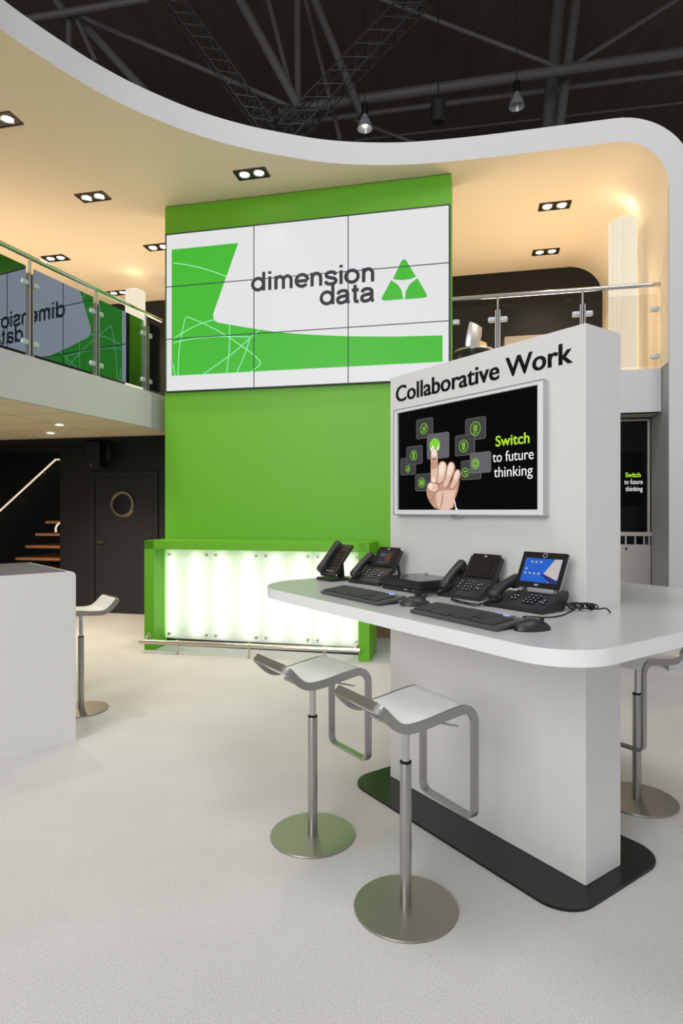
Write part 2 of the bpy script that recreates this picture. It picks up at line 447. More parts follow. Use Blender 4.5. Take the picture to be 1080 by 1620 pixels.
# black back wall of the upper floor
mb = MB(); mb.box((-0.2, VB+0.06, 4.1), (12.0, 0.1, 2.6))
struct('wall_back', 'black back wall of the upper floor', mb, M['void'], MV)
mb = MB(); mb.box((-6.05, -1.0, 2.8), (0.1, 8.2, 5.6))
struct('wall_left', 'black end wall out on the left', mb, M['void'], MV)
# upper floor slab
PA = Vector((-3.10, 5.52, 0)); PB = Vector((-2.287, 7.85, 0))
LD = (PB-PA).normalized(); LN = Vector((LD.y, -LD.x, 0))       # LN points into the room (right-front)
PA0 = PA-LD*2.6
ua0 = toV(PA0); ub = toV(PB)
ins = -LN*0.06
uas = toV(PA0+ins); ubs = toV(PB+ins)
slab = [uas, ubs, (0.0, 0.4), (3.45, 0.4), (3.45, 0.05), (UR-0.01, 0.05), (UR-0.01, VB-0.01), (-5.98, VB-0.01), (-5.98, uas[1])]
mb = MB(); mb.prism(slab, 2.68, 2.85)
struct('floor_upper', 'dark floor slab of the upper storey', mb, M['void'], MV)
# soffits
mb = MB(); mb.prism([uas, ubs, (0.0, 0.36), (0.0, 0.75), (-5.98, 0.75), (-5.98, uas[1])], 2.645, 2.675)
struct('ceiling_soffit', 'pale boarded soffit under the left gallery', mb, M['soffit'], MV)
mb = MB(); mb.prism([(3.47, 0.05), (UR-0.01, 0.05), (UR-0.01, 0.72), (3.47, 0.72)], 2.64, 2.67)
struct('ceiling_soffit_right', 'grey soffit under the right gallery', mb, M['greypanel'], MV)
# parapets
def along(P, Q, off, z0, z1, th):
    q = [P+LN*off, Q+LN*off, Q+LN*(off-th), P+LN*(off-th)]
    return [(p.x, p.y) for p in q], z0, z1
mb = MB(); mb.prism(*along(PA0, PB+LD*0.06, 0.0, 2.645, 3.09, 0.058))
mb.prism(*along(PA0, PB+LD*0.06, -0.058, 2.86, 3.09, 0.05))
struct('parapet_left', 'white gallery parapet on the left', mb, M['fascia'])
mb = MB(); mb.prism([(3.46, 0.03), (UR-0.006, 0.03), (UR-0.006, 0.13), (3.46, 0.13)], 2.64, 3.09)
struct('parapet_right', 'white gallery parapet on the right', mb, M['fascia'], MV)
# lower black wall with door, header over the stairs, stair well
mb = MB(); mb.box(((-2.80+0.6)/2, 1.74, 1.34), (3.4, 0.1, 2.68)); mb.box((-4.4, 1.74, 2.645), (3.2, 0.1, 0.07))
struct('wall_back_lower', 'black wall under the left gallery', mb, M['black'], MV)
mb = MB(); mb.box((-3.0, 3.0, 1.34), (6.4, 0.08, 2.68))
struct('wall_stairwell', 'dark wall behind the stairs', mb, M['void'], MV)
mb = MB(); mb.box((4.0, 0.77, 1.32), (3.2, 0.08, 2.64))
struct('wall_back_right', 'tan veneered wall under the right gallery', mb, M['tan'], MV)
# door
dr = thing('door_1', 'charcoal door with a round brass porthole', 'door', VW(-1.64, 1.69), -B); dr['kind'] = 'structure'
mb = MB()
for x in (-0.56, 0.535): mb.box((x, -0.012, 1.11), (0.085, 0.03, 2.22), 0.004)
mb.box((-0.01, -0.012, 2.18), (1.01, 0.03, 0.085), 0.004)
mb.build('door_frame', M['blackdoor'], dr)
MB().box((-0.01, -0.004, 1.066), (0.99, 0.03, 2.13), 0.003).build('door_leaf', M['blackdoor'], dr)
mb = MB(); mb.lathe([(0.155, -0.02), (0.165, -0.034), (0.20, -0.034), (0.212, -0.02)], 48, (-0.03, 0, 1.711), 'y', closed=True); ring = mb.build('porthole_ring', M['brass'], dr)
MB().lathe([(0.156, -0.020), (0.156, -0.024)], 40, (-0.03, 0, 1.711), 'y').build('porthole_pane', M['phonegloss'], dr)
mb = MB(); mb.lathe([(0.026, -0.03), (0.026, -0.02)], 20, (-0.44, 0, 1.117), 'y'); mb.tube([(-0.44, -0.03, 1.117), (-0.44, -0.06, 1.117), (-0.33, -0.06, 1.117)], 0.009)
mb.build('door_handle', M['brass'], dr)
MB().lathe([(0.024, -0.03), (0.024, -0.02)], 20, (-0.44, 0, 1.027), 'y').build('keyhole_plate', M['brass'], dr)

# dark exhibition hall above and behind
mb = MB(); mb.poly([(-40, 6, 15.5), (40, 6, 15.5), (40, 26, 15.5), (-40, 26, 15.5)])
struct('hall_roof', 'dark roof of the exhibition hall', mb, M['hall'])
mb = MB(); mb.poly([(-40, 25.5, 0), (40, 25.5, 0), (40, 25.5, 16), (-40, 25.5, 16)])
struct('wall_hall', 'dark far wall of the exhibition hall', mb, M['hall'])
tubes = [((-10, 40), (235, -2), 14.0, 12), ((117, 22), (240, 156), 14.5, 13), ((117, 22), (458, 168), 15, 8), ((117, 22), (152, 98), 14.2, 8), ((109, 18), (109, 90), 14.2, 10),
         ((372, -14), (474, 172), 14.5, 15), ((423, -4), (466, 165), 15, 8), ((470, -4), (471, 165), 15, 11), ((482, -4), (538, 222), 16, 7), ((496, -4), (572, 182), 15.2, 13),
         ((440, 177), (1110, 79), 15.5, 17), ((596, -4), (886, 108), 16, 8), ((1075, -4), (912, 100), 16, 8), ((884, -4), (866, 205), 16.5, 20), ((912, -4), (884, 205), 16, 15),
         ((470, 195), (1100, 112), 18, 9), ((560, 222), (1100, 160), 19, 4), ((560, 190), (670, 232), 17, 6), ((100, 18), (86, -6), 14, 12)]
for (a, b, Y, w) in tubes:
    p, q = depth(*a, Y), depth(*b, Y)
    MBt = MB(); MBt.tube([p, q], w/2*Y/F, 14)
    o = MBt.build('roof_tube', M['tube']); tag(o, 'grey steel tube of the hall roof frame', 'roof frame', 'roof tubes', 'structure')
def lattice(a, b, Y, w):
    p, q = depth(*a, Y), depth(*b, Y)
    d = (q-p).normalized(); s1 = d.cross(Vector((0, 1, 0))).normalized(); s2 = d.cross(s1)
    h = w/2*Y/F; mb = MB(); L = (q-p).length
    cs = [s1*h+s2*h, s1*h-s2*h, -s1*h-s2*h, -s1*h+s2*h]
    for c in cs: mb.tube([p+c, q+c], h*0.10, 6)
    n = int(L/(2*h*0.9))
    for i in range(n):
        t0, t1 = p+d*L*i/n, p+d*L*(i+1)/n
        for k in range(4):
            c0, c1 = cs[k], cs[(k+1) % 4]
            mb.tube([t0+c0, t1+c1], h*0.055, 5); mb.tube([t0+c1, t1+c0] if k % 2 else [t0+c0, t0+c1], h*0.055, 5)
    return mb
for a, b, Y, w, lb in (((262, -16), (424, 206), 13.0, 24, 'dark lattice truss sloping down from the upper left'), ((672, -14), (452, 216), 13.6, 30, 'dark lattice truss sloping down from the upper middle'), ((395, 178), (500, 190), 14.2, 22, 'short dark lattice truss above the fascia')):
    tag(lattice(a, b, Y, w).build('lattice_truss', M['truss']), lb, 'truss', None, 'structure')
for (px, py, lb, lit) in ((577, 195, 'bell shaped hall lamp with pale rim, hanging lowest above the fascia', 1), (817, 160, 'bell shaped hall lamp hanging beside the twin roof tubes', 1), (693, 186, 'dark cylindrical hall lamp hanging between the two bell lamps', 0)):
    Y = 14.0; p = depth(px, py, Y); k = Y/F
    t = thing('pendant_lamp', lb, 'lamp', p)
    if lit:
        MB().lathe([(4*k, 14*k), (5*k, 9*k), (9*k, 3*k), (12.5*k, -9*k), (11.8*k, -9*k), (8*k, 2*k), (3*k, 8*k)], 28).build('lamp_shade', M['silver'], t)
        MB().ell((0, 0, 1*k), (4*k, 4*k, 6*k)).build('bulb', M['bulbsoft'] if px < 600 else M['silver'], t)
        MB().tube([(0, 0, 13*k), (0, 0, 30*k)], 5.5*k).build('lamp_housing', M['blacklac'], t)
        MB().tube([(0, 0, 30*k), (0, 0, 15.5-p.z)], 0.8*k, 6).build('cord', M['rubber'], t)
    else:
        MB().lathe([(3*k, 30*k), (12*k, 22*k), (12*k, -4*k), (9*k, -8*k)], 24).build('lamp_housing', M['black'], t)
        MB().tube([(0, 0, 28*k), (0, 0, 15.5-p.z)], 1.0*k, 6).build('cord', M['rubber'], t)

# ================================================================== GREEN TOWER AND VIDEO WALL
W = 3.4323; ZB, ZTOP = 3.0687, 4.9992
tw = thing('media_tower', 'tall green wall carrying the video wall behind the bar', 'display wall', VW(0, 0), -B)
mb = MB(); mb.prism([(-0.035, 0.0), (2.52, 0.0), (2.52, 1.15), (W+0.02, 1.15), (W+0.02, 5.36), (-0.035, 5.36)], 0.01, 0.33, axis='y'); mb.build('tower_body', M['green'], tw)
vw = thing('video_wall', 'large nine panel video wall on the green tower', 'screen', VW(0, 0, ZB), -B)
H = ZTOP-ZB
for i in range(3):
    for j in range(3):
        mb = MB(); mb.box((W*(i+0.5)/3, -0.012, H*(j+0.5)/3), (W/3-0.004, 0.04, H/3-0.004)); mb.build('screen_panel', M['screenw'], vw, smooth=False)
def onw(px, py): u, z = onv(px, py, -0.033); return (u, z-ZB)
def zpx(x, y): return onw(260+x/2.348, 320+y/2.348)
gz = H-(ZTOP-4.81)
g = [(0.077, 4.81-ZB), (0.946, 4.81-ZB), (0.64, 4.03-ZB), (0.622, 3.975-ZB), (0.628, 3.93-ZB), (0.65, 3.895-ZB), (0.69, 3.873-ZB), (0.76, 3.858-ZB)]
g += [zpx(x, y) for x, y in ((290, 463), (400, 480), (500, 489), (600, 494.5), (700, 498), (850, 499))]+[(3.358, 3.555-ZB), (3.358, 3.262-ZB), (0.077, 3.262-ZB)]
MB().flat(g, -0.0335).build('green_graphic', M['screeng'], vw, smooth=False)
lines = [[(33, 225), (80, 232), (140, 245), (200, 264), (232, 277)],
         [(33, 508), (60, 490), (110, 462), (160, 443), (190, 436)], [(33, 522), (100, 508), (200, 499), (300, 500), (316, 506), (300, 560), (268, 636)],
         [(50, 652), (54, 560), (66, 480), (78, 432), (90, 428), (140, 448), (200, 478), (260, 515), (330, 566), (356, 596), (345, 612), (312, 636)],
         [(130, 648), (200, 600), (260, 556), (310, 512), (352, 474)], [(242, 456), (242, 520), (238, 580), (230, 640)], [(33, 600), (36, 625), (42, 652)]]
mb = MB()
for ln in lines: mb.strip([(p.x, p.y) for p in spline([(*zpx(*q), 0) for q in ln], 5)], 0.011, -0.0345)
mb.build('curve_lines', M['screenl'], vw, smooth=False)
def arc(cx, cy, rx, ry, a0, a1, n=18): return [(cx+rx*math.cos(math.radians(a0+(a1-a0)*k/n)), cy+ry*math.sin(math.radians(a0+(a1-a0)*k/n))) for k in range(n+1)]
SWD = 0.245                                             # stroke width for an x-height of one
def glyph(ch):                                         # (advance, strokes) of a plain bold grotesque letter
    h = SWD/2
    if ch == 'o': return 1.12, [arc(0.53, 0.5, 0.43, 0.42, 0, 360, 40)]
    if ch == 'd': return 1.14, [arc(0.50, 0.5, 0.40, 0.42, 0, 360, 40), [(0.92, -0.0), (0.92, 1.38)]]
    if ch == 'i': return 0.46, [[(0.23, 0), (0.23, 1.0)], [(0.23, 1.18), (0.23, 1.38)]]
    if ch == 'n': return 1.06, [[(0.22, 0), (0.22, 1.0)], arc(0.53, 0.59, 0.30, 0.33, 180, 0, 18)+[(0.83, 0)]]
    if ch == 'm': return 1.58, [[(0.22, 0), (0.22, 1.0)], arc(0.50, 0.62, 0.27, 0.30, 180, 0, 18)+[(0.77, 0)], arc(1.05, 0.62, 0.28, 0.30, 180, 0, 18)+[(1.33, 0)]]
    if ch == 'e': return 1.04, [[(0.12, 0.47), (0.94, 0.47)], arc(0.53, 0.5, 0.42, 0.42, 0, 322, 36)]
    if ch == 's': return 0.98, [[(p.x, p.y) for p in spline([(0.84, 0.70, 0), (0.72, 0.88, 0), (0.48, 0.925, 0), (0.23, 0.86, 0), (0.17, 0.71, 0), (0.28, 0.58, 0), (0.52, 0.51, 0), (0.76, 0.43, 0), (0.85, 0.28, 0), (0.74, 0.12, 0), (0.49, 0.075, 0), (0.22, 0.13, 0), (0.11, 0.31, 0)], 6)]]
    if ch == 'a': return 1.06, [[(p.x, p.y) for p in spline([(0.15, 0.68, 0), (0.24, 0.86, 0), (0.50, 0.925, 0), (0.76, 0.85, 0), (0.82, 0.66, 0), (0.82, 0.3, 0), (0.84, 0.12, 0), (0.95, 0.02, 0)], 6)],
                                   [(p.x, p.y) for p in spline([(0.80, 0.60, 0), (0.62, 0.54, 0), (0.36, 0.50, 0), (0.16, 0.40, 0), (0.14, 0.20, 0), (0.27, 0.075, 0), (0.52, 0.09, 0), (0.72, 0.20, 0), (0.80, 0.36, 0)], 6)]]
    if ch == 't': return 0.62, [[(p.x, p.y) for p in [Vector((0.28, 1.28, 0)), Vector((0.28, 0.25, 0))]+spline([(0.28, 0.25, 0), (0.31, 0.12, 0), (0.40, 0.08, 0), (0.54, 0.09, 0)], 5)[1:]], [(0.05, 0.91), (0.54, 0.91)]]
def grotesque(body, x0, x1, z0, asc, y, parent):
    tot = sum(glyph(c)[0] for c in body); k = asc/1.38; kx = (x1-x0)/(tot-0.16)
    x = -0.08; mb = MB(); q = 0
    for c in body:
        adv, st_ = glyph(c)
        for ln in st_: mb.strip([(x0+(x+a)*kx, z0+b_*k) for a, b_ in ln], SWD*1.0*(k+kx)/2, y-0.00008*(q % 5)); q += 1
        x += adv
    return mb.build('lettering', M['screenk'], parent, smooth=False)
grotesque('dimension', 1.125, 2.597, 4.216-ZB, 0.222, -0.0345, vw)
grotesque('data', 1.966, 2.590, 3.990-ZB, 0.222, -0.0345, vw)
# triangle emblem in three pieces
tp = [(2.905, 4.455-ZB), (2.655, 4.003-ZB), (3.20, 4.003-ZB)]
def zz(x, y): return zpx(x, y)
top = [(880, 218), (888, 211), (897, 215), (934, 276), (915, 285), (890, 289), (868, 289), (848, 285)]
lft = [(842, 290), (866, 305), (880, 325), (887, 360), (815, 366), (806, 358), (812, 345)]
rgt = [(939, 282), (973, 340), (975, 350), (966, 355), (893, 361), (896, 330), (910, 305)]
mb = MB()
for q in (top, lft, rgt): mb.flat([zz(*p) for p in q], -0.0345)
mb.build('triangle_emblem', M['screeng'], vw, smooth=False)
mb = MB()
for i in (1, 2): mb.box((W*i/3, -0.0345, H/2), (0.010, 0.004, H)); mb.box((W/2, -0.0345, H*i/3), (W, 0.004, 0.010))
for x in (0, W): mb.box((x, -0.016, H/2), (0.014, 0.04, H+0.014))
for z in (0, H): mb.box((W/2, -0.016, z), (W+0.014, 0.04, 0.014))
mb.build('bezel', M['seam'], vw, smooth=False)

# ================================================================== BAR COUNTER WITH LIT FRONT
bc = thing('bar_counter', 'green bar counter with a back-lit frosted front, at the foot of the green tower', 'counter', VW(-0.02, -0.5), -B)
BW, BH, BD = 2.637, 1.262, 0.485
mb = MB()
mb.box((0.06, BD/2, BH/2), (0.12, BD, BH), 0.003); mb.box((BW-0.06, BD/2, BH/2), (0.12, BD, BH), 0.003); mb.box((BW/2, BD/2, BH-0.0485), (BW, BD, 0.097), 0.003)
mb.build('counter_frame', M['green'], bc)
MB().box((BW/2, 0.45, 0.6), (BW-0.26, 0.02, 1.1)).build('back_panel', M['white'], bc)
MB().box((BW/2, 0.30, 0.04), (BW-0.26, 0.02, 0.08)).build('kick_plate', M['blacklac'], bc)
px0 = [262, 334.7, 413.3, 495, 571]
us = [onv(p, 950, -0.25)[0]+0.02 for p in px0]; us[0] = 0.13; us[-1] = BW-0.125
for i in range(4):
    a, b = us[i]+0.003, us[i+1]-0.003
    pn = MB().box(((a+b)/2, 0.25, 0.63), (b-a, 0.012, 1.06), 0.002).build('light_panel', M['frost'], bc)
    for x in (a+0.055, b-0.055):
        for z in (0.15, 1.09):
            MB().lathe([(0.0, -0.022), (0.014, -0.022), (0.016, -0.006), (0.016, 0.0)], 16, (x, 0.244, z), 'y').build('standoff_bolt', M['steel'], pn)
for p in (279, 318, 357, 399, 441, 481, 519, 556):
    u_ = onv(p, 950, -0.13)[0]+0.02
    MB().tube([(u_, 0.325, 0.12), (u_, 0.325, 1.12)], 0.014, 12).build('tube_light', M['tubelight'], bc)
rail = MB().tube([(0.0, -0.10, 0.118), (2.555, -0.10, 0.14)], 0.026, 20).build('foot_rail', M['railsteel'], bc)
for p in (281, 394, 514):
    u_ = onv(p, 1025, -0.6)[0]+0.02
    mb = MB(); zr_ = 0.118+0.022*u_/2.555; mb.tube([(u_, -0.10, 0.0), (u_, -0.10, zr_)], 0.011, 12); mb.tube([(u_-0.02, -0.10, zr_), (u_+0.02, -0.10, zr_)], 0.031, 20); mb.lathe([(0.03, 0), (0.03, 0.004)], 20, (u_, -0.10, 0)); mb.build('rail_stand', M['railsteel'], rail)
for u_ in (0.07, 2.50):
    mb = MB(); mb.tube([(u_, 0.0, 0.175), (u_, -0.06, 0.175), (u_, -0.10, 0.135)], 0.010, 10); mb.lathe([(0.028, -0.008), (0.028, 0.0)], 20, (u_, 0, 0.175), 'y'); mb.build('wall_bracket', M['railsteel'], rail)

# ================================================================== BALUSTRADES
def clampset(mb, x, z, sgn):
    mb.box((x+sgn*0.045, 0, z), (0.085, 0.045, 0.06), 0.018, seg=3)
def balustrade(name, label, origin, rz, L, posts, zr, glassm, zoff, ends=(), zslope=0.0, refz=0.0, metal='steel'):
    t = thing(name, label, 'balustrade', origin, rz)
    MB().tube([(0, 0, zr), (L, 0, zr)], 0.024, 18).build('handrail', M['chrome'], t)
    for x in posts:
        p = MB(); p.box((x-0.022, 0, (zr-0.16)/2), (0.014, 0.05, zr-0.16), 0.002); p.box((x+0.022, 0, (zr-0.16)/2), (0.014, 0.05, zr-0.16), 0.002)
        p.tube([(x, 0, 0.02), (x, 0, zr)], 0.012, 12); p.lathe([(0.05, 0), (0.05, 0.008)], 24, (x, 0, 0))
        po = p.build('post', M['steel'], t)
        for z in (0.14, zr-0.26):
            for s_ in (-1, 1):
                c = MB(); clampset(c, x+s_*0.02, z, s_); c.build('glass_clamp', M['clamp'], po)
    edges = sorted(list(posts)+[0, L])
    for a, b in zip(edges[:-1], edges[1:]):
        g0 = a+(0.05 if a in posts else 0.02); g1 = b-(0.05 if b in posts else 0.02)
        MB().box(((g0+g1)/2, 0, (zr-0.10)/2+0.02), (g1-g0, 0.008, zr-0.14)).build('glass_panel', glassm, t, smooth=False)
    if ends:
        for e in ends:
            x = 0.045 if e == 0 else L-0.045
            for z in (0.14, zr-0.26):
                c = MB(); clampset(c, x, z, 0); c.build('wall_clamp', M['clamp'], t)
    return t
# left: local x runs along the parapet towards the tower
def lx(px):
    k = (px-540)/F; o = PA0-LN*0.05
    # o + d*LD with x = k*y
    d = (k*o.y-o.x)/(LD.x-k*LD.y); return d
lo = PA0-LN*0.05+Vector((0, 0, 3.09))
LL = (PB-PA0).length
balustrade('balustrade', 'glass balustrade with mirrored reflections along the left gallery', lo, math.atan2(LD.y, LD.x), LL, [lx(47)-1.05, lx(47), lx(152), lx(231)], 0.975, M['glassl'], 0)
uposts = [onv(787, 560, 0.08)[0]-3.455, onv(921, 520, 0.08)[0]-3.455]
balustrade('balustrade', 'clear glass balustrade along the right gallery', VW(3.455, 0.08, 3.09), -B, UR-0.01-3.455, uposts, 0.895, M['glassr'], 0, ends=(0, 1))

# ================================================================== CEILING DOWNLIGHTS
dl_labels = {0: 'twin downlight cut by the left edge of the picture', 1: 'twin downlight in the ceiling above the left balustrade', 2: 'twin downlight just above the top edge of the green tower',
             3: 'twin downlight half hidden by the left edge of the green tower', 4: 'twin downlight seen just over the left handrail', 5: 'far twin downlight beside the left column lamp',
             6: 'twin downlight to the right of the green tower, nearer the fascia', 7: 'twin downlight to the right of the green tower, nearer the black wall'}
proto = None
for i, (u_, v_) in enumerate([(-0.756, -1.857), (-0.757, -0.398), (1.278, -0.46), (-0.70, 1.033), (-2.384, 1.05), (-2.302, 2.545), (4.667, 1.014), (4.711, 2.389)]):
    if proto is None:
        t = proto = thing('ceiling_downlight', '', 'ceiling light', (0, 0, 0), -B, 'twin downlights in the canopy ceiling')
        fr = MB(); fr.box((0, -0.092, -0.006), (0.37, 0.012, 0.012), 0.002); fr.box((0, 0.092, -0.006), (0.37, 0.012, 0.012), 0.002); fr.box((-0.181, 0, -0.006), (0.012, 0.19, 0.012), 0.002); fr.box((0.181, 0, -0.006), (0.012, 0.19, 0.012), 0.002)
        fr.build('trim_frame', M['dkframe'], t)
        MB().box((0, 0, -0.002), (0.36, 0.18, 0.004)).build('recess_plate', M['dkframe'], t)
        for x in (-0.085, 0.085):
            g_ = MB().lathe([(0.052, -0.004), (0.068, -0.012), (0.072, -0.004)], 28, (x, 0, 0), closed=True).build('lamp_ring', M['steel'], t)
            MB().lathe([(0.0, -0.009), (0.035, -0.008), (0.053, -0.005)], 24, (x, 0, 0)).build('bulb', M['bulb'], g_)
    else: t = copy_thing(proto)
    t.location = VW(u_, v_, ZC); t['label'] = dl_labels[i]
    l = bpy.data.lights.new('downlight_beam', 'SPOT'); l.energy = 125; l.color = (1.0, 0.86, 0.66); l.spot_size = 1.9; l.spot_blend = 0.9; l.shadow_soft_size = 0.05
    lo_ = bpy.data.objects.new('downlight_beam', l); C.objects.link(lo_); lo_.location = VW(u_, v_, ZC-0.03)
for i, (px, py) in enumerate(((94, 672), (80, 685))):
    t = thing('soffit_spotlight', ('small round spotlight in the left soffit, nearer the parapet', 'small round spotlight in the left soffit, nearer the black wall')[i], 'ceiling light', onz(px, py, 2.64))
    MB().lathe([(0.045, 0), (0.06, -0.008), (0.066, 0.0)], 24, closed=True).build('lamp_ring', M['white'], t)
    MB().lathe([(0.0, -0.005), (0.046, -0.004)], 24).build('bulb', M['bulbsoft'], t)
    l = bpy.data.lights.new('soffit_beam', 'SPOT'); l.energy = 150; l.color = (1.0, 0.82, 0.6); l.spot_size = 2.2; l.spot_blend = 0.8
    lo_ = bpy.data.objects.new('soffit_beam', l); C.objects.link(lo_); lo_.location = onz(px, py, 2.64)-Vector((0, 0, 0.03))
# added unseen warm fill lights on the upper floor, to brighten the ceiling
WARM = (1.0, 0.81, 0.58)
def up(u, v, sx, sy, p):
    P = VW(u, v, 3.0); o = area('ceiling_fill', P, P+Vector((0, 0, 1)), sx, p, WARM, sy); o.rotation_euler = (PI, 0, -B); return o
up(-1.6, 1.7, 2.5, 1.6, 46); up(4.5, 1.5, 1.4, 1.8, 42); up(1.6, 1.2, 2.6, 1.0, 46); up(-3.0, -0.3, 1.2, 2.0, 52)

# ================================================================== COLUMN LAMPS
def column_lamp(u, v, r, z0, z1, label):
    t = thing('column_lamp', label, 'lamp', VW(u, v, z0), -B, 'pleated column lamps on the gallery')
    h = z1-z0; mb = MB(); n = 72; rings = []
    for z, rr in ((0.02, 1.0), (h*0.5, 1.0), (h-0.03, 1.0), (h-0.008, 0.96), (h, 0.85)):
        rings.append([Vector((r*rr*(1+0.012*(-1)**k)*math.cos(2*PI*k/n), r*rr*(1+0.012*(-1)**k)*math.sin(2*PI*k/n), z)) for k in range(n)])
    mb.sweep(None, rings); mb.build('lamp_shade', M['lamp'], t, smooth=False)
    MB().lathe([(r*0.9, 0), (r*0.9, 0.02)], 32).build('lamp_base', M['steel'], t)
    return t
column_lamp(5.40, 0.8, 0.152, 2.85, 5.0, 'tall pleated white column lamp beside the right wall')
P = depth(214, 457, 9.61); cu = toV(P)
column_lamp(cu[0], cu[1], 0.15, 2.85, 5.08, 'tall pleated white column lamp behind the left glass balustrade')
for (u, v, z) in ((5.40, 0.8, 5.12), (cu[0], cu[1], 5.2)):
    l = bpy.data.lights.new('column_lamp_top', 'POINT'); l.energy = 1.5; l.color = (1.0, 0.88, 0.7); l.shadow_soft_size = 0.08
    o = bpy.data.objects.new('column_lamp_top', l); C.objects.link(o); o.location = VW(u, v, z)

# ================================================================== GALLERY FURNITURE BEHIND THE RIGHT GLASS
u_, z_ = onv(750, 530, 1.0)
ch = thing('swivel_chair', 'dark swivel chair with a curved silver headrest behind the right glass', 'chair', VW(u_, 1.0, 2.85), -B+0.5)
mb = MB(); mb.lathe([(0.20, 0), (0.20, 0.012), (0.03, 0.03), (0.03, 0.5)], 32); mb.build('pedestal', M['chrome'], ch)
mb = MB(); mb.lathe([(0.05, 0.50), (0.17, 0.53), (0.24, 0.64), (0.25, 0.76), (0.235, 0.76), (0.22, 0.65), (0.15, 0.57), (0.02, 0.55)], 40); mb.build('seat', M['blacklac'], ch)
mb = MB()
grid = []
for i in range(9):
    t_ = i/8; row = []
    for j in range(9):
        a = (j/8-0.5)*1.5; rr = 0.15+0.02*math.sin(t_*PI)
        row.append((-0.03+0.10*t_+rr*math.sin(a)*0.85, 0.06-rr*math.cos(a)*0.5+0.08*t_, 0.83+0.31*t_-0.05*math.sin(a)*t_))
    grid.append(row)
for off in (0.0, 0.012):
    vs = [[mb.bm.verts.new((x, y+off, z)) for x, y, z in r] for r in grid]
    for i in range(8):
        for j in range(8): mb._f([vs[i][j], vs[i][j+1], vs[i+1][j+1], vs[i+1][j]])
mb.build('headrest', M['chairsilver'], ch)
MB().lathe([(0.225, 0.755), (0.245, 0.775), (0.252, 0.765), (0.25, 0.75)], 40, closed=True).build('seat_rim', M['silver'], ch)
MB().tube([(0.03, 0.14, 0.70), (0.04, 0.10, 0.84)], 0.03, 12).build('neck', M['phone'], ch)
u_, z_ = onv(777, 548, 1.9)
bg = thing('side_chair', 'beige high chair seen edge on behind the right glass', 'chair', VW(u_, 1.95, 2.85), -B+1.0)
MB().box((0, 0.16, 1.02), (0.36, 0.02, 0.36), 0.006, Matrix.Rotation(-0.2, 3, 'X')).build('backrest', M['beige'], bg)
MB().box((0, 0, 0.72), (0.38, 0.38, 0.025), 0.006).build('seat', M['beige'], bg)
for x in (-0.16, 0.16):
    for y in (-0.16, 0.16): MB().tube([(x, y, 0), (x, y, 0.72 if y < 0 else 0.95)], 0.011, 10).build('leg', M['steel'], bg)
u0_, z_ = onv(796, 540, 2.4); u1_, _ = onv(850, 540, 2.4)
tb = thing('gallery_table', 'pale high table edge showing above the kiosk top on the gallery', 'table', VW((u0_+u1_)/2+0.25, 2.6, 2.85), -B)
MB().box((0, 0, 1.25), (0.95, 0.5, 0.12), 0.004).build('table_top', M['greypanel'], tb)
for x in (-0.42, 0.42):
    for y in (-0.2, 0.2): MB().box((x, y, 0.595), (0.04, 0.04, 1.19)).build('leg', M['greypanel'], tb)

# ================================================================== CABINET WITH DARK GLASS UNDER THE RIGHT GALLERY
cbx = thing('display_cabinet', 'grey cabinet with tall dark glass front under the right gallery', 'cabinet', VW(4.95, 0.40), -B)
cw = UR-0.02-4.95; ub_ = cw
def cu_(px, py, v=0.40): u, z = onv(px, py, v); return u-4.95, z
mb = MB(); mb.box((cw/2-0.35+0.0, 0.20, 0.61), (cw+0.7, 0.20, 1.20), 0.003); mb.build('lower_body', M['greypanel'], cbx)
x1 = cu_(1029.5, 900)[0]
MB().box((x1-0.40, 0.02, 0.62), (0.80, 0.02, 1.225), 0.003).build('door', M['greypanel'], cbx)
MB().lathe([(0.012, -0.008), (0.012, 0.01)], 16, (cu_(990.5, 868)[0], 0.01, cu_(990.5, 868)[1]), 'y').build('lock', M['blacklac'], cbx)
zs = cu_(1020, 845)[1]
MB().box((x1-0.40, 0.10, zs), (0.82, 0.20, 0.045), 0.003).build('shelf', M['greypanel'], cbx)
for p in (990, 1005, 1019, 1027):
    xx = cu_(p, 855)[0]; MB().box((xx, 0.02, (1.235+zs-0.02)/2), (0.016, 0.016, zs-0.02-1.235)).build('baluster', M['silver'], cbx)
MB().box((x1-0.40, 0.25, 1.28), (0.8, 0.01, 0.12)).build('niche_back', M['blacklac'], cbx)
xr = cu_(1024, 700)[0]
MB().box((xr-0.36, 0.03, (zs+0.03+2.60)/2), (0.72, 0.02, 2.60-zs-0.03), 0.001).build('glass_front', M['cabglass'], cbx)
mb = MB(); mb.box((xr+0.012, 0.03, (zs+0.02+2.62)/2), (0.022, 0.06, 2.62-zs-0.02)); mb.box((xr-0.35, 0.03, 2.61), (0.72, 0.06, 0.02)); mb.build('glass_frame', M['greypanel'], cbx)
sa, sb = cu_(982, 800), cu_(1017, 715)
tv2 = thing('wall_monitor', 'small black monitor with a switch slogan on the dark glass cabinet', 'screen', cbx.matrix_world @ Vector((0, 0, 0)), -B)
tv2.location = VW(4.95, 0.40)
MB().box(((sa[0]+sb[0])/2-0.1, 0.007, (sa[1]+sb[1])/2), (sb[0]-sa[0]+0.2, 0.022, sb[1]-sa[1]), 0.002).build('screen', M['tvblack'], tv2)
yy = -0.0048
for body, mm, r in (('Switch', 'tvlime', (989, 1013, 755)), ('to future', 'tvwhite', (987, 1016, 766)), ('thinking', 'tvwhite', (989, 1016, 777))):
    a_, b_ = cu_(r[0], r[2]), cu_(r[1], r[2])
    lettering('lettering', body, M[mm], tv2, a_[0], b_[0], a_[1], 0.052, yy, 'h', 0.02 if body == 'Switch' else 0.0)

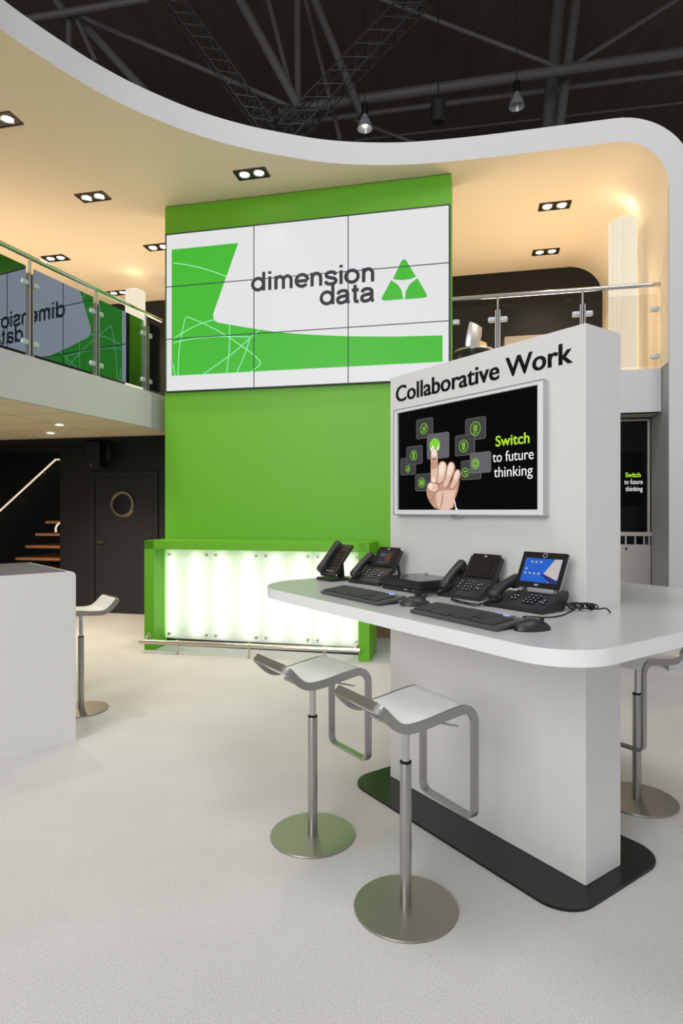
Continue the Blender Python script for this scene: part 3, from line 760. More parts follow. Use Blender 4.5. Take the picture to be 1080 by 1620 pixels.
# ================================================================== LOUDSPEAKER AND STAIRS, LEFT
sp = thing('loudspeaker', 'black loudspeaker hung above the porthole door', 'speaker', VW(-1.93, 1.40, 2.26), -B)
MB().box((0, 0, 0.2), (0.24, 0.24, 0.40), 0.012).build('cabinet_box', M['blackdoor'], sp)
MB().box((0, -0.122, 0.2), (0.21, 0.006, 0.37), 0.003).build('grille', M['black'], sp)
MB().box((-0.02, -0.127, 0.04), (0.03, 0.004, 0.012)).build('badge', M['silver'], sp)
mb = MB(); mb.tube([(0.20, 0.0, 0.38), (0.20, 0.0, 0.18), (0.12, 0.0, 0.18)], 0.022, 10); mb.box((0.2, 0.0, 0.2), (0.07, 0.05, 0.16), 0.01); mb.build('bracket', M['blacklac'], sp)
st = thing('staircase', 'dark staircase with brown wooden treads climbing behind the black wall', 'staircase', VW(-4.6, 1.85), -B)
for k in range(1, 8):
    zt = 0.204*k+0.01
    xl = onv(74, 825, 1.9)[0]-0.2*(7-k)*0.95+4.6
    MB().box((xl+0.45, 0.5, zt-0.02), (0.9, 0.98, 0.042), 0.004).build('tread', M['wood'], st)
mb = MB(); mb.prism([(0.0, 0.0), (0.18, 0.0), (2.6, 2.62), (2.6, 2.62), (2.42, 2.62)], 0.98, 1.02, axis='y'); mb.build('stringer', M['black'], st)
ra = onv(0, 808, 2.85); rb = onv(88, 727, 2.85)
sl = (rb[1]-ra[1])/(rb[0]-ra[0])
hr = thing('stair_handrail', 'thin lit metal handrail on the dark wall of the stairs', 'handrail', VW(rb[0], 2.85, 0), -B)
MB().tube([(-1.9, 0, rb[1]-1.9*sl), (0, 0, rb[1]), (0.35, 0, rb[1]-0.01)], 0.017, 12).build('rail', M['railglow'], hr)
for x in (-1.5, -0.25):
    zz_ = rb[1]+x*sl; MB().tube([(x, 0, zz_), (x+0.02, 0.0, zz_-0.07), (x, 0.11, zz_-0.09)], 0.010, 8).build('bracket', M['brass'], hr)
hk = [onv(p[0], p[1], 1.82) for p in ((96, 826), (90, 831), (88, 836), (88.5, 842))]
so = Vector((hk[0][0]+4.6, -0.03, 0))
h2 = MB().tube([so+Vector((0.5, 0, hk[0][1]+0.3))]+[so+Vector((a-hk[0][0], 0, b)) for a, b in hk], 0.016, 10).build('handrail', M['railglow'], st)
MB().tube([so+Vector((0.25, 0.0, hk[0][1]+0.14)), so+Vector((0.25, 0.10, hk[0][1]+0.14)), so+Vector((0.25, 0.10, 1.0))], 0.012, 8).build('support_post', M['blacklac'], h2)

# ================================================================== WHITE RECEPTION BLOCK, LEFT
BL = onz(120, 1172.5, 0); bd = Vector((0.742, 0.671, 0)); bang = math.atan2(bd.y, bd.x)
blk = thing('reception_counter', 'white block counter with grey top cut by the left edge', 'counter', BL, bang)
mb = MB(); mb.mi = 0
prof = rrect(-2.2, 0.0, 0.0, 1.185, [0.0001, 0.0001, 0.035, 0.0001], 8)
mb.prism(prof, 0, 1.0, axis='y'); mb.build('counter_body', M['white'], blk)
MB().box((-1.12, 0.5, 1.1855), (2.14, 0.98, 0.003)).build('block_top_face', M['blocktop'], blk)

# ================================================================== BAR STOOLS
def make_stool():
    t = thing('bar_stool', '', 'bar stool', (0, 0, 0), 0, 'white and steel bar stools')
    MB().lathe([(0.0, 0.0), (0.208, 0.0), (0.21, 0.004), (0.208, 0.009), (0.03, 0.011), (0.0, 0.011)], 64).build('base_disc', M['steeldisc'], t)
    MB().lathe([(0.0235, 0.010), (0.0235, 0.582), (0.022, 0.586), (0.0, 0.586)], 28).build('column', M['steel'], t)
    MB().lathe([(0.021, 0.584), (0.024, 0.588), (0.024, 0.593), (0.016, 0.597)], 24).build('collar', M['rubber'], t)
    MB().lathe([(0.0165, 0.59), (0.0165, 0.77)], 24).build('piston', M['chrome'], t)
    MB().tube([(0.02, 0.05, 0.762), (0.10, 0.13, 0.748), (0.13, 0.165, 0.742)], 0.0045, 8).build('lever', M['steel'], t)
    prof = [Vector(p) for p in ((-0.247, 0.892), (-0.222, 0.868), (-0.19, 0.834), (-0.155, 0.805), (-0.115, 0.791), (-0.06, 0.790), (0.0, 0.797), (0.06, 0.806), (0.12, 0.815), (0.158, 0.819))] if False else \
           [Vector((a, b, 0)) for a, b in ((-0.247, 0.892), (-0.222, 0.868), (-0.19, 0.834), (-0.155, 0.806), (-0.115, 0.792), (-0.06, 0.792), (0.0, 0.798), (0.06, 0.807), (0.12, 0.815), (0.158, 0.819))]
    prof = spline(prof, 6)
    for k in range(1, 11):
        a = PI/2*(1-k/10); prof.append(Vector((0.160+0.062*math.cos(a), 0.757+0.062*math.sin(a), 0)))
    for k in range(1, 13): prof.append(Vector((0.222, 0.757-0.395*k/12, 0)))
    cum = [0.0]
    for a, b in zip(prof[:-1], prof[1:]): cum.append(cum[-1]+(b-a).length)
    T = cum[-1]
    def surf(t_):
        t_ = min(max(t_, 0), T-1e-6); i = max(j for j in range(len(cum)) if cum[j] <= t_); i = min(i, len(prof)-2)
        f = (t_-cum[i])/(cum[i+1]-cum[i]); p_ = prof[i].lerp(prof[i+1], f)
        d = (prof[min(i+2, len(prof)-1)]-prof[max(i-1, 0)]).normalized()
        n_ = Vector((-d.y, d.x, 0)); return p_, d, n_
    Wd = 0.335; r = 0.042
    loop = []
    for (ct, cw_, a0) in ((T-r, Wd/2-r, 0), (r, Wd/2-r, PI/2), (r, -Wd/2+r, PI), (T-r, -Wd/2+r, 1.5*PI)):
        for k in range(9):
            a = a0+PI/2*k/8; loop.append((ct+r*math.cos(a), cw_+r*math.sin(a)))
    dense = []
    for i in range(len(loop)):
        a, b = loop[i], loop[(i+1) % len(loop)]
        n_ = max(1, int(math.hypot(b[0]-a[0], b[1]-a[1])/0.013))
        for k in range(n_): dense.append((a[0]+(b[0]-a[0])*k/n_, a[1]+(b[1]-a[1])*k/n_))
    secs = []; nD = len(dense)
    for i in range(nD):
        a, b = dense[i-1], dense[(i+1) % nD]
        tt = Vector((b[0]-a[0], b[1]-a[1])).normalized(); inw = Vector((-tt.y, tt.x))
        if inw.dot(Vector((T/2-dense[i][0], -dense[i][1]))) < 0: inw = -inw
        p_, d, n_ = surf(dense[i][0])
        base = Vector((dense[i][1], p_.x, p_.y)); N3 = Vector((0, n_.x, n_.y)); D3 = Vector((0, d.x, d.y)); W3 = Vector((1, 0, 0))
        I3 = D3*inw.x+W3*inw.y
        hw, th = 0.018, 0.012
        secs.append([base+N3*hw-I3*0.0, base+N3*hw+I3*th, base-N3*hw+I3*th, base-N3*hw])
    MB().sweep(None, secs, closed=True).build('frame', M['steel'], t, angle=40)
    mb = MB(); rows_t = []; rows_b = []
    ks = [0.010+(T-0.395-0.02-0.010)*k/40 for k in range(41)]
    for tk in ks:
        p_, d, n_ = surf(tk); N3 = Vector((0, n_.x, n_.y))
        xs = [-Wd/2+0.010, -Wd/4, 0, Wd/4, Wd/2-0.010]
        rows_t.append([mb.bm.verts.new(Vector((x, p_.x, p_.y))+N3*0.017) for x in xs]); rows_b.append([mb.bm.verts.new(Vector((x, p_.x, p_.y))+N3*0.004) for x in xs])
    for i in range(40):
        for j in range(4):
            mb._f([rows_t[i][j], rows_t[i][j+1], rows_t[i+1][j+1], rows_t[i+1][j]]); mb._f([rows_b[i][j], rows_b[i+1][j], rows_b[i+1][j+1], rows_b[i][j+1]])
        mb._f([rows_t[i][0], rows_t[i+1][0], rows_b[i+1][0], rows_b[i][0]]); mb._f([rows_t[i][4], rows_b[i][4], rows_b[i+1][4], rows_t[i+1][4]])
    mb._f(rows_t[0]+rows_b[0][::-1]); mb._f(rows_t[-1][::-1]+rows_b[-1])
    mb.build('seat', M['seat'], t, angle=50)
    MB().box((0, -0.03, 0.777), (0.16, 0.18, 0.014), 0.003).build('mount_plate', M['steel'], t)
    return t
s0 = make_stool()
stools = [((0.2599, 2.4617), (0.851, 0.525), 'white steel bar stool nearest the camera, in front of the kiosk'), ((-0.1426, 3.012), (0.82, 0.572), 'white steel bar stool second from the camera, before the lit bar'),
          ((onz(1007, 1265, 0).x, onz(1007, 1265, 0).y), (-0.82, -0.571), 'bar stool half hidden behind the kiosk on its far side'), ((-2.100, 4.904), (-0.742, -0.671), 'bar stool half hidden behind the white reception block')]
for i, (p, fd, lb) in enumerate(stools):
    t = s0 if i == 0 else copy_thing(s0)
    t.location = (p[0], p[1], 0.0); t.rotation_euler = (0, 0, math.atan2(fd[1], fd[0])-PI/2); t['label'] = lb

# ================================================================== KIOSK
kw = thing('kiosk', 'tall white kiosk wall with black lettering standing on a black base plate', 'kiosk', KD, DROT)
KL, KT, KH = 1.3023, 0.2667, 2.405; TZ = 1.19
MB().box((-KL/2, KT/2, (KH+0.013)/2), (KL, KT, KH-0.013), 0.004).build('wall_panel', M['white'], kw)
MB().prism(rrect(-1.415, -0.235, 0.088, 0.512, 0.15, 10), 0.0, 0.013).build('base_plate', M['blacklac'], kw)
kt = thing('kiosk_table', 'large grey white table top with rounded corners wrapped around the kiosk wall', 'table', DW(-KL/2, KT/2, TZ-0.053), DROT)
out = rrect(-1.657+KL/2, -0.783-KT/2, 0.478+KL/2, 1.05-KT/2, [0.36, 0.2, 0.2, 0.36], 14)
hx, hy = KL/2+0.0005, KT/2+0.0005
mb = MB()
def ringv(z): return [mb.bm.verts.new((x, y, z)) for x, y in out], [mb.bm.verts.new((x, y, z)) for x, y in ((-hx, -hy), (hx, -hy), (hx, hy), (-hx, hy))]
(o0, h0), (o1, h1) = ringv(0), ringv(0.053)
nO = len(out); q = nO//4
for k in range(nO): mb.mi = 1; mb._f([o0[k], o0[(k+1) % nO], o1[(k+1) % nO], o1[k]])
for k in range(4): mb.mi = 1; mb._f([h0[k], h1[k], h1[(k+1) % 4], h0[(k+1) % 4]])
for k in range(4):
    i0 = k*q+q//2; i1 = ((k+1) % 4)*q+q//2
    seq = []; i = i0
    while True:
        seq.append(i % nO)
        if i % nO == i1 % nO: break
        i += 1
    mb.mi = 0; mb._f([o1[i] for i in seq]+[h1[(k+1) % 4], h1[k]])
    mb.mi = 1; mb._f([o0[i] for i in seq][::-1]+[h0[k], h0[(k+1) % 4]])
mb.build('tabletop', [M['tabletop'], M['tableedge']], kt, angle=25)
lettering('lettering', 'Collaborative Work', M['text'], kw, -1.249, -0.066, 2.250, 0.093, -0.0015, 'C', 0.008, 0.0012, fat=0.005)
# television
tv = thing('television', 'white framed television with pointing hand on the kiosk wall', 'television', DW(0, 0, 0), DROT)
mb = MB(); x0, x1_, z0, z1_ = -1.214, -0.180, 1.586, 2.190; a0, a1, b0, b1 = -1.192, -0.214, 1.612, 2.173
for (c, d) in ((((x0+a0)/2, -0.022, (z0+z1_)/2), (a0-x0, 0.042, z1_-z0)), (((a1+x1_)/2, -0.022, (z0+z1_)/2), (x1_-a1, 0.042, z1_-z0)), (((a0+a1)/2, -0.022, (z0+b0)/2), (a1-a0, 0.042, b0-z0)), (((a0+a1)/2, -0.022, (z1_+b1)/2), (a1-a0, 0.042, z1_-b1))):
    mb.box(c, d, 0.003)
mb.build('frame', M['tvframe'], tv)
mb = MB(); t_ = 0.004
mb.box(((x0+x1_)/2, -0.030, z0-t_/2), (x1_-x0, 0.03, t_)); mb.box(((x0+x1_)/2, -0.030, z1_+t_/2), (x1_-x0, 0.03, t_)); mb.box((x1_+t_/2, -0.03, (z0+z1_)/2), (t_, 0.03, z1_-z0)); mb.box((x0-t_/2, -0.03, (z0+z1_)/2), (t_, 0.03, z1_-z0)); mb.build('frame_edge', M['silver'], tv)
ys = -0.028
scr = MB().box(((a0+a1)/2, -0.015, (b0+b1)/2), (a1-a0, 0.026, b1-b0)).build('screen', M['tvblack'], tv)
MB().prism(rrect(-0.775, 1.574, -0.687, 1.588, [0.012, 0.012, 0.002, 0.002]), -0.044, -0.02, axis='y').build('logo_tab', M['silver'], tv)
lettering('lettering', 'SAMSUNG', M['text'], tv, -0.752, -0.710, 1.5775, 0.006, -0.0446, 'S', 0.01, 0.0004)
L = [ys]
def layer(): L[0] -= 0.0003; return L[0]
def kp(px, py):                                        # pixel -> (x, z) on the screen plane
    k = (px-540)/F; P0 = KD+DY*(-0.028); Y = P0.dot(DY)/(k*DY.x+DY.y); P_ = Vector((k*Y, Y, 0))
    return (P_-KD).dot(DX), HC-(py-SY)*Y/F
def c4(x, y): return kp(620+x/4.32, 620+y/4.32)        # from an enlarged view of the screen
def c9(x, y): return kp(620+x/9, 680+y/9)
def tile(x0_, y0_, x1__, y1_, m_):
    (ax, az), (bx, bz) = c4(x0_, y0_), c4(x1__, y1_)
    z_lo, z_hi = min(az, bz), max(az, bz)
    e = 0.0022
    MB().flat(rrect(ax-e, z_lo-e, bx+e, z_hi+e, 0.012), layer()).build('icon_tile_edge', M['tvedge'], scr, smooth=False)
    MB().flat(rrect(ax, z_lo, bx, z_hi, 0.010), layer()).build('icon_tile', M[m_], scr, smooth=False)
def ring(cx, cy, r, fill='tvgrey'):
    (x, z) = c4(cx, cy); y = layer(); mb = MB()
    mb.strip([(x+r*math.cos(2*PI*k/28), z+r*math.sin(2*PI*k/28)) for k in range(29)], 0.0036, y); return mb, x, z, y
tiles = [(58, 458, 160, 560, 'tvgrey'), (100, 380, 206, 487, 'tvgrey'), (168, 195, 278, 306, 'tvgrey'), (162, 566, 280, 672, 'tvgrey'), (505, 190, 640, 315, 'tvgrey'), (436, 304, 566, 424, 'tvgrey'),
         (476, 476, 610, 592, 'tvgrey'), (538, 422, 678, 546, 'tvgrey2'), (245, 296, 392, 446, 'tvgrey2')]
for t4 in tiles: tile(*t4)
icons = [(222, 252, 0.028, 'plane'), (153, 434, 0.026, 'bus'), (113, 527, 0.018, 'bars'), (208, 620, 0.026, 'people'), (575, 252, 0.033, 'cart'), (495, 370, 0.030, 'bin'), (577, 490, 0.025, 'ring'), (508, 551, 0.022, 'mol')]
for cx, cy, r, kind in icons:
    mb, x, z, y = ring(cx, cy, r)
    def R(ax, az, bx, bz): mb.flat([(x+ax*r, z+az*r), (x+bx*r, z+az*r), (x+bx*r, z+bz*r), (x+ax*r, z+bz*r)], y)
    if kind == 'plane':
        mb.flat([(x-0.5*r, z-0.62*r), (x-0.36*r, z-0.7*r), (x+0.62*r, z+0.5*r), (x+0.5*r, z+0.64*r)], y)
        mb.flat([(x-0.62*r, z+0.32*r), (x-0.5*r, z+0.42*r), (x+0.2*r, z+0.1*r), (x, z-0.15*r)], y); mb.flat([(x+0.35*r, z-0.6*r), (x+0.45*r, z-0.5*r), (x+0.15*r, z+0.15*r), (x-0.1*r, z-0.05*r)], y)
    elif kind == 'bus': R(-0.35, -0.6, 0.35, -0.3); R(-0.35, -0.15, 0.35, 0.1); R(-0.35, 0.25, 0.35, 0.65); R(-0.1, -0.6, 0.1, 0.65)
    elif kind == 'bars': R(-0.5, -0.45, -0.2, -0.1); R(-0.15, -0.45, 0.12, 0.15); R(0.18, -0.45, 0.45, 0.45)
    elif kind == 'people':
        for q in (-0.45, 0, 0.45): R(q-0.15, -0.55, q+0.15, 0.25); mb.flat(circ(x+q*r, z+0.45*r, 0.15*r, 10), y)
    elif kind == 'cart':
        for q in (-0.35, -0.1, 0.15, 0.4): R(-0.42, q, 0.42, q+0.14)
        mb.flat(circ(x-0.25*r, z-0.58*r, 0.12*r, 10), y); mb.flat(circ(x+0.25*r, z-0.58*r, 0.12*r, 10), y)
    elif kind == 'bin':
        R(-0.45, 0.38, 0.45, 0.52); R(-0.2, 0.55, 0.2, 0.65); mb.flat([(x-0.38*r, z+0.3*r), (x+0.38*r, z+0.3*r), (x+0.28*r, z-0.62*r), (x-0.28*r, z-0.62*r)], y)
    elif kind == 'ring': mb.strip([(x+0.55*r*math.cos(2*PI*k/20), z+0.55*r*math.sin(2*PI*k/20)) for k in range(21)], 0.3*r, y)
    elif kind == 'mol':
        for q, w_ in ((-0.3, 0.2), (0.3, 0.3), (0.1, -0.4)): mb.flat(circ(x+q*r, z+w_*r, 0.24*r, 10), y)
    mb.build('icon', M['tvgreen'], scr, smooth=False)
    if kind == 'bin':
        yb = layer(); mb = MB(); mb.strip([(x+0.16*r*math.cos(2*PI*k/14), z-0.15*r+0.2*r*math.sin(2*PI*k/14)) for k in range(15)], 0.1*r, yb); mb.build('icon_detail', M['tvgrey'], scr, smooth=False)
# glowing globe, then the hand
gx, gz_ = c9(622, 225)
MB().flat(circ(gx, gz_, 0.040, 28), layer()).build('globe', M['tvgreen'], scr, smooth=False)
MB().flat([(gx-0.034, gz_-0.02), (gx-0.012, gz_+0.004), (gx+0.005, gz_-0.036), (gx+0.02, gz_-0.034), (gx-0.01, gz_-0.042), (gx-0.026, gz_-0.032)][:6], layer()).build('globe_shine', M['tvwhite'], scr, smooth=False)
MB().flat([(gx+0.012, gz_-0.03), (gx+0.037, gz_+0.01), (gx+0.03, gz_-0.02)], layer()).build('globe_shine', M['tvwhite'], scr, smooth=False)
hand = [('palm', 'skinm', [(505, 860), (520, 790), (560, 740), (600, 700), (650, 690), (760, 720), (900, 760), (975, 690), (975, 760), (945, 900), (905, 1000), (888, 1138), (640, 1138), (560, 1040), (515, 950)]),
        ('palm_light', 'skin', [(640, 900), (700, 870), (800, 860), (900, 860), (930, 830), (900, 980), (875, 1138), (690, 1138), (650, 1060)]),
        ('palm_fold', 'skind', [(735, 880), (745, 880), (745, 1000), (705, 1115), (695, 1115), (732, 990)]),
        ('thumb_fold', 'skind', [(545, 980), (575, 1000), (610, 925), (620, 930), (585, 1015), (540, 1000)]),
        ('pinky_edge', 'skind', [(895, 620), (950, 545), (1003, 600), (988, 700), (925, 800), (885, 858), (840, 850), (835, 790), (880, 700)]),
        ('pinky', 'skin', [(910, 620), (950, 558), (993, 600), (978, 690), (920, 790), (880, 845), (852, 838), (850, 790), (890, 700)]),
        ('ring_edge', 'skind', [(810, 490), (865, 440), (923, 500), (915, 600), (862, 710), (812, 832), (755, 835), (730, 790), (770, 650)]),
        ('ring_finger', 'skin', [(822, 490), (865, 452), (913, 500), (903, 590), (850, 700), (800, 820), (762, 825), (742, 790), (782, 650)]),
        ('middle_edge', 'skind', [(680, 480), (740, 435), (805, 480), (800, 610), (770, 730), (695, 785), (640, 750), (655, 640)]),
        ('middle_finger', 'skin', [(690, 480), (740, 447), (794, 480), (788, 600), (758, 720), (692, 768), (652, 740), (667, 640)]),
        ('index_edge', 'skind', [(574, 300), (600, 262), (645, 270), (672, 320), (676, 450), (684, 570), (665, 770), (572, 770), (571, 500)]),
        ('index_finger', 'skin', [(580, 300), (602, 268), (642, 276), (666, 320), (668, 450), (675, 560), (655, 760), (580, 760), (577, 500)]),
        ('index_light', 'skinl', [(582, 300), (602, 270), (640, 278), (662, 320), (660, 370), (585, 370)]),
        ('index_shade', 'skinm', [(580, 430), (668, 425), (672, 545), (600, 570), (580, 560)]),
        ('index_crease', 'skind', [(582, 405), (662, 398), (664, 425), (582, 432)]),
        ('index_base', 'skinl', [(585, 660), (650, 720), (640, 752), (600, 745), (582, 750)]),
        ('middle_light', 'skinl', [(700, 490), (740, 460), (780, 490), (765, 600), (720, 680), (690, 640)]),
        ('ring_light', 'skinl', [(830, 500), (865, 465), (900, 505), (880, 590), (840, 660), (810, 640)]),
        ('pinky_light', 'skinl', [(920, 620), (950, 575), (980, 605), (960, 680), (920, 720), (905, 690)]),
        ('thumb_edge', 'skind', [(515, 800), (555, 742), (625, 745), (695, 770), (702, 835), (668, 897), (600, 897), (540, 868)]),
        ('thumb', 'skin', [(528, 800), (562, 752), (622, 757), (682, 782), (690, 832), (660, 884), (602, 884), (548, 858)]),
        ('thumb_light', 'skinl', [(540, 800), (570, 765), (610, 770), (600, 850), (560, 850)]),
        ('thumb_nail', 'nail', [(615, 785), (650, 770), (685, 790), (683, 850), (650, 875), (612, 850)]),
        ('ring_nail', 'nail', [(752, 770), (775, 735), (802, 755), (800, 805), (775, 822), (752, 800)]),
        ('pinky_nail', 'nail', [(862, 800), (882, 768), (905, 785), (895, 825), (872, 840), (858, 825)]),
        ('cuff', 'tvwhite', [(908, 998), (924, 1003), (945, 1100), (972, 1138), (936, 1138), (928, 1080)])]
for nm, mm, pts in hand:
    pts_ = [c9(*p) for p in pts]
    pts_ = smooth_pts(pts_, 1) if nm not in ('cuff',) else pts_
    pts_ = [(x, max(z, 1.6125)) for x, z in pts_]
    MB().flat(pts_, layer()).build('hand_picture' if 'edge' not in nm else 'hand_outline', M[mm], scr, smooth=False)
yl = layer()
lettering('lettering', 'Switch', M['tvlime'], scr, -0.452, -0.254, 1.916, 0.0495, yl, 'h', 0.014)
lettering('lettering', 'to future', M['tvwhite'], scr, -0.470, -0.232, 1.841, 0.049, yl, 'f', -0.002)
lettering('lettering', 'thinking', M['tvwhite'], scr, -0.462, -0.237, 1.768, 0.049, yl, 'h', -0.002)
MB().lathe([(0.0175, -0.006), (0.02, -0.006), (0.02, 0.0), (0.0175, 0.0)], 24, (-0.975, -0.0005, 1.245), 'y', closed=True).build('cable_grommet', M['clamp'], kw)

# ================================================================== DESK EQUIPMENT (frame: x right, y towards the kiosk wall, z up)
def desk(name, label, cat, s, t, rz=0.0, z=TZ, group=None): return thing(name, label, cat, DW(-s, t, z), DROT+rz, group)
def make_keyboard(kb, w, d):
    kb.location.z += 0.0030
    rx = Matrix.Rotation(math.radians(6), 3, 'X')
    MB().box((0, 0, 0.0135), (w, d, 0.014), 0.004, rx).build('body', M['kb'], kb)
    mb = MB(); pw = w/23.0; rows = 6
    def key(x, r, wk=1.0):
        y = -d/2+0.022+r*(d-0.055)/5.0; mb.box(rx @ Vector((x, y, 0.0095))+Vector((0, 0, 0.0135)), (pw*wk*0.86, (d-0.055)/5*0.84, 0.007), 0.0012, rx, 1)
    for r in range(rows):
        if r == 0:
            for x, wk in ((-w/2+0.7*pw+0.008, 1.3), (-w/2+2.1*pw+0.008, 1.3), (-w/2+3.5*pw+0.008, 1.3), (-w/2+7.3*pw+0.008, 6.0), (-w/2+11.2*pw+0.008, 1.3), (-w/2+12.6*pw+0.008, 1.3), (-w/2+14.0*pw+0.008, 1.3)): key(x, r, wk)
        else:
            for k in range(15): key(-w/2+0.008+(k+0.5)*pw*0.985, r)
        for k in range(3):
            if r not in (1,) and not (r == 0 and False): key(-w/2+0.008+(15.3+k+0.5)*pw*0.985, r)
        if r < 5:
            for k in range(4): key(-w/2+0.008+(18.6+k+0.4)*pw*0.95, r)
    mb.build('keys', M['key'], kb)
    MB().box(rx @ Vector((w*0.27, d/2-0.018, 0.009))+Vector((0, 0, 0.0135)), (0.07, 0.017, 0.003), 0, rx).build('display', M['lcd'], kb)
    mb = MB()
    for x in (-0.44, -0.425, 0.42, 0.45): mb.box(rx @ Vector((w*x, d/2-0.016, 0.0085))+Vector((0, 0, 0.0135)), (0.006, 0.004, 0.0015), 0, rx)
    mb.box(rx @ Vector((-w*0.12, d/2-0.014, 0.0085))+Vector((0, 0, 0.0135)), (0.03, 0.004, 0.001), 0, rx)
    mb.build('marks', M['mark'], kb)
    mb = MB()
    for x in (-0.4, 0.4): mb.box((w*x, d/2-0.03, 0.008), (0.03, 0.01, 0.016)); mb.box((w*x, -d/2+0.02, 0.003), (0.03, 0.01, 0.006))
    mb.build('foot', M['rubber'], kb)
k1 = desk('keyboard', 'black keyboard in front of the flat black boxes', 'keyboard', 0.800, -0.590, -0.03, group='keyboards on the kiosk table'); make_keyboard(k1, 0.485, 0.165)
k2 = desk('keyboard', 'black keyboard between the two mice', 'keyboard', 0.113, -0.607, -0.03, group='keyboards on the kiosk table'); make_keyboard(k2, 0.465, 0.165)
def make_mouse(t):
    mb = MB(); rings = []
    n = 20; m_ = 14
    for i in range(m_+1):
        f = i/m_; y = -0.058+0.116*f
        wd = 0.034*max(0.02, math.sin(PI*min(1, max(0, 0.04+0.92*f))))**0.45*(1.0-0.12*f); ht = 0.038*max(0.02, math.sin(PI*(0.10+0.84*f)))**0.7
        ring_ = []
        for k in range(n):
            a = 2*PI*k/n; c, s_ = math.cos(a), math.sin(a)
            ring_.append(Vector((wd*math.copysign(abs(c)**0.8, c), y, max(0.0, ht*s_) if s_ > 0 else 0.0)))
        rings.append(ring_)
    mb.sweep(None, rings); mb.build('shell', M['phone'], t)
    MB().lathe([(0.006, -0.0035), (0.0085, -0.002), (0.0085, 0.002), (0.006, 0.0035)], 16, (0, 0.032, 0.030), 'x').build('scroll_wheel', M['rubber'], t)
    MB().box((0.0, -0.035, 0.0335), (0.012, 0.004, 0.001)).build('mark', M['silver'], t)
m1 = desk('mouse', 'black mouse between the two keyboards', 'mouse', 0.478, -0.535, 0.35-PI/2+0.6, group='mice on the kiosk table'); make_mouse(m1)
m2 = desk('mouse', 'black mouse at the near rounded corner of the table', 'mouse', -0.165, -0.565, -0.35, group='mice on the kiosk table'); make_mouse(m2)
m1.scale = m2.scale = (1.12, 1.12, 1.12)
# closed flat boxes
b1_ = desk('slim_computer', 'lower of the two stacked flat black boxes by the wall', 'computer', 0.885, -0.152, 0.03)
MB().box((0, 0, 0.014), (0.30, 0.25, 0.024), 0.004).build('case', M['phone'], b1_)
mb = MB(); mb.box((0.10, -0.126, 0.014), (0.012, 0.002, 0.004)); mb.box((0.04, -0.126, 0.014), (0.02, 0.002, 0.006)); mb.build('port', M['silver'], b1_)
b2_ = desk('slim_computer', 'upper of the two stacked flat black boxes by the wall', 'computer', 0.885, -0.148, 0.0, TZ+0.0262)
MB().box((0, 0, 0.018), (0.33, 0.28, 0.033), 0.005).build('case', M['phone'], b2_)
MB().box((0, 0, 0.0365), (0.32, 0.27, 0.004), 0.0015).build('lid', M['phonegloss'], b2_)
mb = MB()
for x in (0.10, 0.155): mb.box((x, -0.141, 0.018), (0.004, 0.003, 0.012))
mb.build('latch', M['rubber'], b2_)

def handset(t, x, y0, z0, y1, z1, arch=0.02, w=0.024):
    mb = MB(); a, b = Vector((x, y0, z0)), Vector((x, y1, z1)); d = (b-a).normalized(); n_ = Vector((0, -d.z, d.y))
    P_ = []; R_ = []
    for i in range(17):
        f = i/16; P_.append(a.lerp(b, f)+n_*arch*math.sin(PI*f)**0.8); R_.append(w*(0.80+0.30*abs(2*f-1)**2.2)*(0.75 if i in (0, 16) else 1.0))
    mb.tube(P_, R_, 16)
    e = w*1.12
    for c in (a+d*e*0.8-n_*0.008, b-d*e*0.8-n_*0.008): mb.ell(c, (e, e*1.05, e*0.75), Matrix.Rotation(math.atan2(d.z, d.y), 3, 'X'))
    return mb.build('handset', M['phone'], t)
def coil(t, pts, r=0.006, turns=36, th=0.0018):
    base = spline(pts, 12); n = len(base); out = []; tot = turns*8
    for i in range(tot+1):
        f = i/tot*(n-1); k = min(int(f), n-2); p_ = base[k].lerp(base[k+1], f-k); d = (base[k+1]-base[k]).normalized()
        s1 = d.cross(Vector((0, 0, 1))).normalized(); s2 = d.cross(s1); a = 2*PI*i/8
        out.append(p_+(s1*math.cos(a)+s2*math.sin(a))*r)
    return MB().tube(out, th, 5).build('coiled_cord', M['rubber'], t)
def keypad(t, rx, org, cols, rows, dx, dy, sz, extra=(), marks=True):
    mb = MB(); mk = MB()
    for i in range(cols):
        for j in range(rows):
            c = org+rx @ Vector((i*dx, -j*dy, 0.002)); mb.box(c, (sz[0], sz[1], 0.004), 0.001, rx, 1); mk.box(c+rx @ Vector((0, 0, 0.0023)), (sz[0]*0.34, sz[1]*0.34, 0.0006), 0, rx)
    for (ex, ey) in extra:
        c = org+rx @ Vector((ex, ey, 0.002)); mb.box(c, (sz[0]*0.9, sz[1]*0.9, 0.004), 0.001, rx, 1); mk.box(c+rx @ Vector((0, 0, 0.0023)), (sz[0]*0.4, sz[1]*0.5, 0.0006), 0, rx)
    mb.build('keypad', M['phonegloss'], t)
    if marks: mk.build('key_marks', M['mark'], t)
